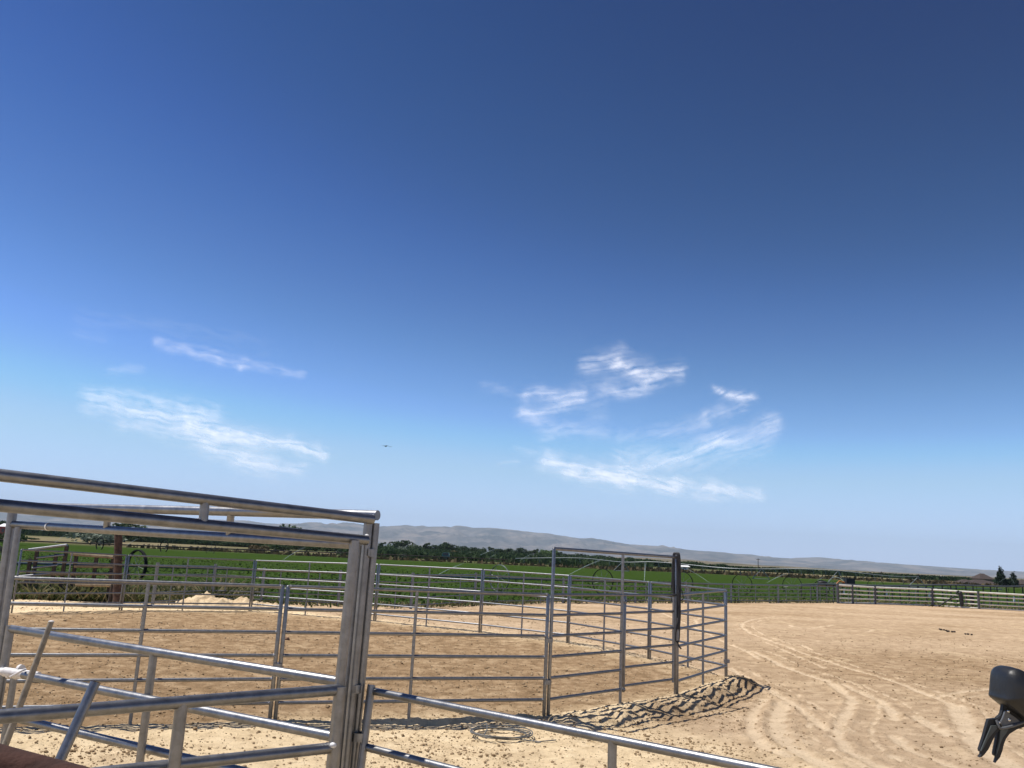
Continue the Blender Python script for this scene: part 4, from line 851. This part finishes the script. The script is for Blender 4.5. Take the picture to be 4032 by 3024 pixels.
def tree(x, ty, wpx, Y, kind='round', lf_='leaf_dark', label='', group=None, z0=0.0):
    p = at(x, ty, Y); ht = p[2]-z0; wd = wpx/F*Y*1.05
    o = thing('conifer_tree' if kind == 'conifer' else ('shrub' if kind == 'shrub' else 'tree'), label, 'shrub' if kind == 'shrub' else 'tree', (p[0], p[1], z0), group)
    o.rotation_euler.z = rng.rand()*6.28
    c_ = bpy.data.objects.new('crown', CM[kind, lf_, rng.randint(2)]); C.objects.link(c_); c_.parent = o; c_.scale = (wd, wd, ht/(.93 if kind != 'shrub' else .55))
    t_ = bpy.data.objects.new('trunk', TM['conifer' if kind == 'conifer' else 'round']); C.objects.link(t_); t_.parent = o; t_.scale = (wd, wd, ht*(1 if kind != 'shrub' else .5)); return o
D, MI, BR, SI, BW = 'leaf_dark', 'leaf_mid', 'leaf_bright', 'leaf_silver', 'leaf_brown'
TL = [(1505, 2138, 34, D), (1530, 2146, 36, MI), (1579, 2122, 56, D), (1612, 2148, 34, BR), (1640, 2140, 38, MI), (1665, 2150, 34, MI), (1683, 2141, 34, D), (1715, 2146, 44, D), (1745, 2140, 34, D), (1765, 2131, 42, D),
      (1800, 2149, 34, D), (1822, 2146, 40, D), (1850, 2156, 34, MI), (1877, 2152, 38, D), (1902, 2155, 24, MI), (1932, 2157, 34, D), (1966, 2160, 38, D), (2006, 2158, 30, D), (2032, 2166, 26, MI), (2051, 2156, 34, D),
      (2083, 2163, 26, D), (2112, 2165, 30, D), (2137, 2164, 30, BR), (2173, 2161, 48, BR), (2205, 2176, 30, D), (2226, 2177, 34, D), (2259, 2180, 26, D), (2295, 2177, 38, D), (2344, 2182, 40, D), (2377, 2188, 26, D), (2409, 2192, 28, D),
      (2448, 2196, 30, D), (2486, 2192, 40, D), (2520, 2203, 28, MI)]
for i_, (x_, y_, w_, l_) in enumerate(TL):
    Y_ = 470+70*rng.rand(); cn = {D: 'dark', MI: 'mid green', BR: 'bright green'}[l_]
    tree(x_, y_, w_*1.25, Y_, 'round' if i_ % 3 else 'tall' if l_ == D and w_ < 36 else 'round', l_, f'{cn} tree, {ORD[i_]} from left in the tree line right of the corner posts', 'trees in the far tree line')
RTR = [(2570, 2205, 12), (2600, 2214, 26), (2640, 2222, 34), (2690, 2218, 30), (2745, 2214, 30), (2790, 2228, 34), (2840, 2226, 30), (2880, 2236, 30), (2916, 2240, 44), (2992, 2244, 40), (3046, 2239, 34), (3020, 2250, 36), (3090, 2250, 30), (3122, 2247, 26), (3180, 2246, 28),
       (3160, 2258, 30), (3215, 2254, 26), (3270, 2262, 26), (3302, 2254, 40), (3334, 2256, 36), (3356, 2262, 30), (3412, 2267, 42), (3459, 2264, 54), (3513, 2276, 34), (3562, 2272, 24), (3592, 2278, 34), (3622, 2272, 28), (3651, 2276, 20), (3703, 2283, 34), (3752, 2281, 18), (3785, 2284, 24)]
for i_, (x_, y_, w_) in enumerate(RTR):
    tree(x_, y_-6, w_*1.9, 330+60*rng.rand(), 'shrub' if i_ % 2 else 'round', [D, D, MI][i_ % 3], f'small dark tree, {ORD[i_]} from left in the row right of the gate', 'low trees right of the tall gate')
tree(3939, 2232, 62, 190, 'conifer', 'needle', 'tallest dark conifer beside the brown roofed house at the right')
tree(3987, 2252, 56, 190, 'conifer', 'needle', 'shorter dark conifer at the right edge beyond the cream fence')
for i_, (x_, y_, w_, kd, l_, Y_, lb) in enumerate((
    (499, 2058, 118, 'round', D, 260, 'large dark tree behind the near bow frame, right of the bare trunk'), (395, 2104, 120, 'shrub', SI, 160, 'silvery green olive bush left of the bare trunk'),
    (1156, 2066, 96, 'round', MI, 300, 'round green tree rising above the near bow frame'), (83, 2047, 46, 'round', D, 420, 'dark tree right of the far left post'), (12, 2049, 40, 'round', D, 420, 'dark tree behind the red barn at the left edge'),
    (125, 2118, 40, 'shrub', D, 200, 'dark bush on the tan bank at the left'), (1008, 2150, 50, 'shrub', BW, 165, 'brown bush at the field edge left of the round green tree'), (1110, 2146, 60, 'shrub', D, 230, 'dark low bush under the near bow frame, left of the round tree'),
    (1060, 2146, 56, 'shrub', MI, 240, 'green low bush between the brown bush and the round tree'), (1210, 2146, 80, 'shrub', D, 240, 'wide dark bush right of the round tree'), (830, 2130, 50, 'shrub', D, 300, 'dark bush right of the small white sheds'),
    (930, 2136, 80, 'shrub', D, 300, 'wide dark bush in the gap left of the brown bush'), (640, 2118, 90, 'shrub', D, 340, 'long dark bush above the field left of the white sheds'), (720, 2122, 60, 'shrub', D, 330, 'dark bush just left of the white sheds'),
    (560, 2116, 60, 'shrub', D, 300, 'dark bush right beside the large dark tree'), (1290, 2150, 60, 'shrub', MI, 260, 'green bush immediately left of the near corner posts'), (20, 2100, 70, 'shrub', MI, 120, 'green bush below the red barn at the left edge'))):
    tree(x_, y_, w_*1.15, Y_, kd, l_, lb)
for i_, (x_, y_) in enumerate(((1590, 2158), (1668, 2176), (1692, 2180), (1790, 2172), (1835, 2176), (1975, 2192), (2120, 2190), (2240, 2205), (1940, 2190), (1720, 2186), (2420, 2215), (2180, 2196))):
    tree(x_, y_, 42, 300, 'shrub', [SI, MI, SI, BW][i_ % 4], f'{["silvery","green","silvery","brownish"][i_ % 4]} shrub, {ORD[i_]} of the shrubs growing in front of the far tree line', 'shrubs in front of the far tree line')
m = 22000; yy = 195+260*rng.rand(m)**1.2; xx = (1380+rng.rand(m)*1200-CX)/F*yy; blades('understory', xx, yy, np.zeros(m), .3+2.2*rng.rand(m)*yy/330, .4+.7*rng.rand(m), 'leaf_mid', 'dense green undergrowth below the far tree line', 'undergrowth', .4)
m = 9000; yy = 300+60*rng.rand(m); xx = (2580+rng.rand(m)*1500-CX)/F*yy; blades('understory', xx, yy, np.zeros(m), .3+1.5*rng.rand(m)**1.5, .5+.8*rng.rand(m), 'leaf_dark', 'dark low undergrowth in the distance right of the gate', 'undergrowth', .4)
m = 9000; yy = 300+60*rng.rand(m); xx = (480+rng.rand(m)*900-CX)/F*yy; blades('understory', xx, yy, np.zeros(m), .4+1.8*rng.rand(m)**1.5, .5+.8*rng.rand(m), 'leaf_dark', 'dark undergrowth in the distance under the bow frame', 'undergrowth', .4)
# hedge row on the left far bank (uncountable)
m = 4000; xx = -255+70*rng.rand(m); yy = 420+10*rng.randn(m); blades('hedge', xx, yy, np.zeros(m), 1+2.0*rng.rand(m), .5+.5*rng.rand(m), 'leaf_dark', 'dark distant hedge on the far left bank', 'hedge')

# ------------------------------------------------------------------ distant buildings and vehicles
def house(x, Y, w, d, hw, hr, label, wall, roof, hip=True, cat='house', base=0.0, yb=None):
    p = at(x, 2200, Y); o = thing('house' if cat == 'house' else cat, label, cat, (p[0], Y, base))
    MB().box((-w/2, -d/2, 0), (w/2, d/2, hw), 0, (p[0], Y, base)).build('wall', wall, o, smooth=False)
    e = .5; k = .5*min(w, d) if hip else 0
    v = [(-w/2-e, -d/2-e, hw+.003), (w/2+e, -d/2-e, hw+.003), (w/2+e, d/2+e, hw+.003), (-w/2-e, d/2+e, hw+.003), (-w/2-e+k, 0, hw+hr), (w/2+e-k, 0, hw+hr)]
    MB().add(np.array(v)+[p[0], Y, base], [(0, 1, 5, 4), (2, 3, 4, 5), (0, 4, 3), (1, 2, 5), (3, 2, 1, 0)]).build('roof', roof, o, smooth=False)
    for k in range(max(1, int(w/4))):
        wx = -w/2+(k+.5)*w/max(1, int(w/4)); MB().box((wx-.5, -d/2-.06, hw*.35), (wx+.5, -d/2-.005, hw*.75), 0, (p[0], Y, base)).build('window', 'glass', o, smooth=False)
    return o
def hz(x, y, Y): return at(x, y, Y)[2]
house(3862, 215, 2.9, 4, hz(3862, 2279, 215), hz(3862, 2258, 215)-hz(3862, 2279, 215), 'taller rear house with brown hipped roof left of the conifers', 'housewall', 'roof')
house(3850, 205, 8.0, 7, hz(3850, 2299, 205), hz(3850, 2283, 205)-hz(3850, 2300, 205), 'wide low house with brown hipped roof in front of the taller house', 'housewall', 'roof')
house(3792, 208, 3.2, 5, hz(3792, 2298, 208), hz(3792, 2281, 208)-hz(3792, 2298, 208), 'small brown roofed outbuilding at the left of the houses', 'housewall', 'roof')
house(4020, 208, 4, 5, hz(4020, 2300, 208), hz(4020, 2283, 208)-hz(4020, 2300, 208), 'brown roof partly cut off by the right edge', 'housewall', 'roof')
for x_, y0, y1, w_, Y_, lb in ((2553, 2220, 2229, 8.0, 420, 'long white roofed shed beyond the field inside the tall gate opening'), (2572, 2216, 2222, 4, 460, 'small pale shed behind the long white shed'), (790, 2133, 2142, 5.5, 380, 'white shed under the bow frame, left of the brown bush'),
                           (590, 2119, 2125, 3.5, 360, 'tiny white shed right of the bare trunk'), (680, 2125, 2131, 3.5, 360, 'tiny white shed left of the larger white shed'), (3500, 2271, 2276, 5, 500, 'small white building above the cream fence'), (3692, 2272, 2278, 9, 700, 'pale distant building right of the small white building'),
                           (2690, 2238, 2243, 2, 250, 'tiny pale box right of the hanging rope')):
    zt_, zb_ = hz(x_, y0, Y_), max(0, hz(x_, y1, Y_)); house(x_, Y_, w_, 5, max(.8, zb_ if zb_ > .8 else zt_*.6), max(.4, zt_-max(.8, zb_ if zb_ > .8 else zt_*.6)), lb, 'whitewall', 'whitewall', False, 'shed')
Yb = 330; house(14, Yb, 3.4, 7, hz(14, 2072, Yb)*.96, 1.2, 'red barn with white roof at the left edge of the picture', 'redwall', 'whitewall', False, 'barn')
# parked teal vehicle by the trees
tv = at(1755, 2186, 185); V = thing('parked_truck', 'small teal vehicle parked against the far tree line', 'truck', (tv[0], 185, 0)); z0_ = .35
MB().box((-.85, -.8, z0_), (.85, .8, 1.05), 0, (tv[0], 185, 0)).build('body', 'teal', V, smooth=False)
MB().add(np.array([(-.8, -.75, 1.052), (.8, -.75, 1.052), (.8, .75, 1.052), (-.8, .75, 1.052), (-.65, -.65, 1.7), (.65, -.65, 1.7), (.65, .65, 1.7), (-.65, .65, 1.7)])+[tv[0], 185, 0], [(0, 1, 5, 4), (1, 2, 6, 5), (2, 3, 7, 6), (3, 0, 4, 7), (4, 5, 6, 7), (3, 2, 1, 0)]).build('cab', 'teal', V, smooth=False)
MB().box((-.55, -.76, 1.12), (.55, -.70, 1.6), 0, (tv[0], 185, 0)).build('windscreen', 'glass', V, smooth=False)
for sx_ in (-.6, .6): MB().tube([(tv[0]+sx_, 184.2, .35), (tv[0]+sx_, 184.5, .35)], .35, 14).build('wheel', 'black', V)
# utility poles
for x_, y0, Y_, lb in ((2985, 2199, 300, 'thin utility pole against the mountains right of the pen'), (3616, 2261, 260, 'short pole at the end of the centre pivot'), (3470, 2250, 230, 'thin pale pole above the small trees at the right')):
    p = at(x_, y0, Y_); o = thing('utility_pole', lb, 'pole', (p[0], Y_, 0)); MB().tube([P3(p[:2], 0), p], [.16, .11], 8).build('pole', 'darkwood', o); MB().box((-.7, -.06, p[2]-.45), (.7, .06, p[2]-.3), 0, (p[0], Y_-.14, 0)).build('crossarm', 'darkwood', o, smooth=False)

# ------------------------------------------------------------------ bird
bc = at(1521, 1757, 62); s_ = 62/F
BD = thing('bird', 'dark bird gliding with outspread wings in the blue sky left of centre', 'bird', bc)
def bp_(x, y, dy=0): q = at(1460+x/17.015, 1720+y/17.015, 62); q[1] += dy; return q
MB().tube([bp_(930, 660, .12), bp_(980, 640), bp_(1030, 625, -.02), bp_(1085, 618, -.1), bp_(1120, 612, -.16)], [.012, .035, .045, .032, .008], 10).build('body', 'bird', BD)
for w_, pts in (('l', [(1010, 600), (930, 590), (850, 600), (780, 590), (728, 560)]), ('r', [(1070, 605), (1150, 605), (1230, 640), (1340, 665), (1440, 650)])):
    v = []; f = []
    for k, (x_, y_) in enumerate(pts):
        ch_ = [.13, .15, .13, .09, .02][k]
        for dy, dz_ in ((-ch_*.5, .0), (0, .016*(1-k/5)), (ch_*.6, -.004), (0, -.012*(1-k/6))): q = bp_(x_, y_, dy); q[2] += dz_; v.append(q)
    for k in range(4):
        for j in range(4): f.append((k*4+j, k*4+(j+1) % 4, (k+1)*4+(j+1) % 4, (k+1)*4+j))
    f += [(0, 1, 2, 3), (19, 18, 17, 16)]; MB().add(v, f).build('wing', 'bird', BD)

# ------------------------------------------------------------------ cirrus clouds: thin sheets at 2.6 km altitude
cm_, nt, b, o = newmat('cirrus'); a = attr(nt, 'dens'); t1 = N(nt, 'ShaderNodeBsdfTranslucent'); t1.inputs[0].default_value = (.80, .80, .82, 1)
tp = N(nt, 'ShaderNodeBsdfTransparent'); m2 = N(nt, 'ShaderNodeMixShader'); nt.links.new(a, m2.inputs[0]); nt.links.new(tp.outputs[0], m2.inputs[1]); nt.links.new(t1.outputs[0], m2.inputs[2]); nt.links.new(m2.outputs[0], o.inputs[0])
def cloud(ox, oy, strokes, box, label, step=4.0, z=2600.0, ang=.20):
    s = 1/1.8433; xs = np.arange(box[0], box[2], step); ys = np.arange(box[1], box[3], step); XX, YY = np.meshgrid(xs, ys)
    wx = XX+17*fbm(XX/90, YY/60, 4); wy = YY+11*fbm(XX/80+9, YY/50+4, 4)
    fx = XX*math.cos(ang)+YY*math.sin(ang); fy = -XX*math.sin(ang)+YY*math.cos(ang)
    fy2 = fy+10*fbm(fx/110, fy/60, 2)
    fib = .72+.55*fbm(fx/190+3, fy2/17, 4, g=.6)+.30*fbm(fx/60, fy2/34+8, 4, g=.6)
    D_ = np.zeros(XX.shape)
    for pts, w, d in strokes:
        P = [(ox+x*s, oy+y*s) for x, y in pts]; dist = seg_dist(wx, wy, P); ww = w*s
        q = dist/(ww*1.35); D_ = 1-(1-D_)*(1-d*.60*(.60*np.exp(-q**2*1.1)+.34*np.exp(-q*1.0))*np.clip(fib, 0, 1.25))
    D_ = np.clip((D_-.012)*1.03, 0, .88)
    ex = np.minimum(np.minimum(XX-box[0], box[2]-XX), np.minimum(YY-box[1], box[3]-YY)); D_ = D_*sstep(0, 60, ex)
    v = np.array([gnd_vec(x, y, z) for x, y in [(0, 0)]]) if False else None
    d = rt[None, None]*((XX-CX)/F)[..., None]-up[None, None]*((YY-CY)/F)[..., None]+fw; v = EYE+d*((z-H)/d[..., 2])[..., None]; ny, nx = XX.shape
    keepv = v.reshape(-1, 3); i = np.arange(ny*nx).reshape(ny, nx); f = np.stack([i[:-1, :-1], i[:-1, 1:], i[1:, 1:], i[1:, :-1]], -1).reshape(-1, 4)
    dm = np.maximum.reduce([D_[:-1, :-1], D_[:-1, 1:], D_[1:, 1:], D_[1:, :-1]]).ravel(); f = f[dm > .004]; used = np.unique(f); mp_ = np.zeros(ny*nx, int); mp_[used] = np.arange(len(used))
    c_ = keepv[used].mean(0); o = fastmesh('cirrus_cloud', keepv[used]-c_, mp_[f], cm_, dict(dens=D_.ravel()[used])); o.location = tuple(c_); tag(o, label, 'cloud', 'thin cirrus clouds'); return o
cloud(300, 1200, [([(60, 630), (350, 660), (550, 700), (1000, 800)], 45, .38), ([(100, 715), (500, 780), (900, 860)], 42, .6), ([(800, 860), (1100, 940), (1400, 990), (1650, 1040), (1800, 1090)], 34, .85), ([(330, 850), (800, 930), (1000, 1020)], 45, .38),
                  ([(960, 1040), (1200, 1110), (1400, 1130)], 40, .5), ([(1200, 1150), (1400, 1190), (1600, 1200)], 40, .45), ([(900, 930), (1300, 1060)], 80, .3)], (270, 1490, 1380, 1960), 'long white cirrus streak low at the left, above the bow frame')
cloud(300, 1200, [([(600, 285), (760, 310), (900, 350), (1050, 395), (1200, 430)], 28, .38), ([(1200, 445), (1450, 470), (1650, 520)], 22, .3), ([(0, 60), (400, 130), (900, 180), (1400, 310)], 60, .07), ([(-200, 150), (200, 250)], 50, .07)], (250, 1180, 1290, 1520), 'thin faint cirrus streak above the long left one')
cloud(300, 1200, [([(230, 480), (350, 470), (470, 465)], 26, .22)], (380, 1400, 620, 1500), 'tiny faint cloud wisp at the far left')
cloud(1900, 1300, [([(765, 245), (860, 215), (975, 230)], 36, .62), ([(985, 240), (1060, 290), (1150, 320), (1300, 320), (1440, 295)], 34, .8), ([(1150, 330), (1220, 390), (1140, 440), (1040, 470), (870, 430)], 38, .62), ([(1010, 95), (990, 170), (1080, 230)], 30, .2), ([(1100, 230), (1200, 210)], 40, .12), ([(760, 270), (950, 320), (900, 400)], 40, .15)],
      (2230, 1320, 2740, 1600), 'bright curled cirrus cloud, uppermost on the right', ang=-.15)
cloud(1900, 1300, [([(310, 470), (430, 450), (560, 500), (710, 450)], 36, .55), ([(720, 520), (560, 560), (430, 590), (310, 600)], 24, .5), ([(320, 610), (430, 680), (540, 720), (720, 730), (900, 760)], 45, .3), ([(420, 800), (490, 780)], 20, .5), ([(0, 400), (180, 430)], 30, .2), ([(780, 380), (850, 560)], 80, .15)],
      (1860, 1470, 2430, 1760), 'soft cirrus patch left of the bright curled cloud', ang=-.15)
cloud(1900, 1300, [([(1690, 425), (1800, 470), (1860, 495), (1955, 488)], 22, .7), ([(1880, 515), (1790, 580), (1620, 620)], 34, .42), ([(1600, 660), (1350, 740), (1000, 790)], 40, .25)], (2340, 1480, 3030, 1770), 'small hooked cirrus cloud at the right', ang=-.35)
cloud(1900, 1300, [([(2090, 640), (2080, 700), (1950, 770), (1780, 800), (1620, 830)], 50, .5), ([(1750, 800), (1550, 900), (1400, 950), (1150, 1000)], 46, .5), ([(1050, 900), (1500, 920)], 80, .22), ([(2130, 690), (2000, 860), (1750, 880)], 60, .2)], (2440, 1600, 3110, 1900), 'broad feathery cirrus below the hooked cloud', ang=-.35)
cloud(1900, 1300, [([(460, 950), (600, 1000), (760, 1050), (1000, 1085), (1200, 1110), (1400, 1150)], 38, .9), ([(700, 1010), (1100, 1060)], 45, .5), ([(1020, 895), (1080, 1060)], 46, .55), ([(1300, 1130), (1500, 1180), (1700, 1240)], 34, .35), ([(1640, 1150), (1780, 1160), (1900, 1195), (2020, 1205)], 32, .75), ([(240, 850), (420, 880), (560, 900)], 26, .22), ([(1400, 1100), (1650, 1150)], 40, .35)],
      (2000, 1730, 3050, 2010), 'long bright cirrus streak lowest on the right')
cloud(1900, 1300, [([(115, 960), (200, 955), (280, 967)], 9, .55)], (1930, 1790, 2080, 1850), 'tiny white dash of cloud low right of the bird')

# ------------------------------------------------------------------ haze
hzm = bpy.data.materials.new('haze_air'); hzm.use_nodes = True; nt = hzm.node_tree; nt.nodes.clear(); ou = N(nt, 'ShaderNodeOutputMaterial'); pv = N(nt, 'ShaderNodeVolumePrincipled')
pv.inputs['Color'].default_value = (0.74, 0.89, 1.0, 1); pv.inputs['Density'].default_value = 5.4e-5; pv.inputs['Anisotropy'].default_value = 0.0; nt.links.new(pv.outputs[0], ou.inputs['Volume'])
mtop = 680.0
hb = MB().box((-19000, -600, -14), (21000, 17600, mtop)).build('haze', hzm, smooth=False); tag(hb, 'pale blue summer haze lying over the valley', 'haze', kind='stuff')
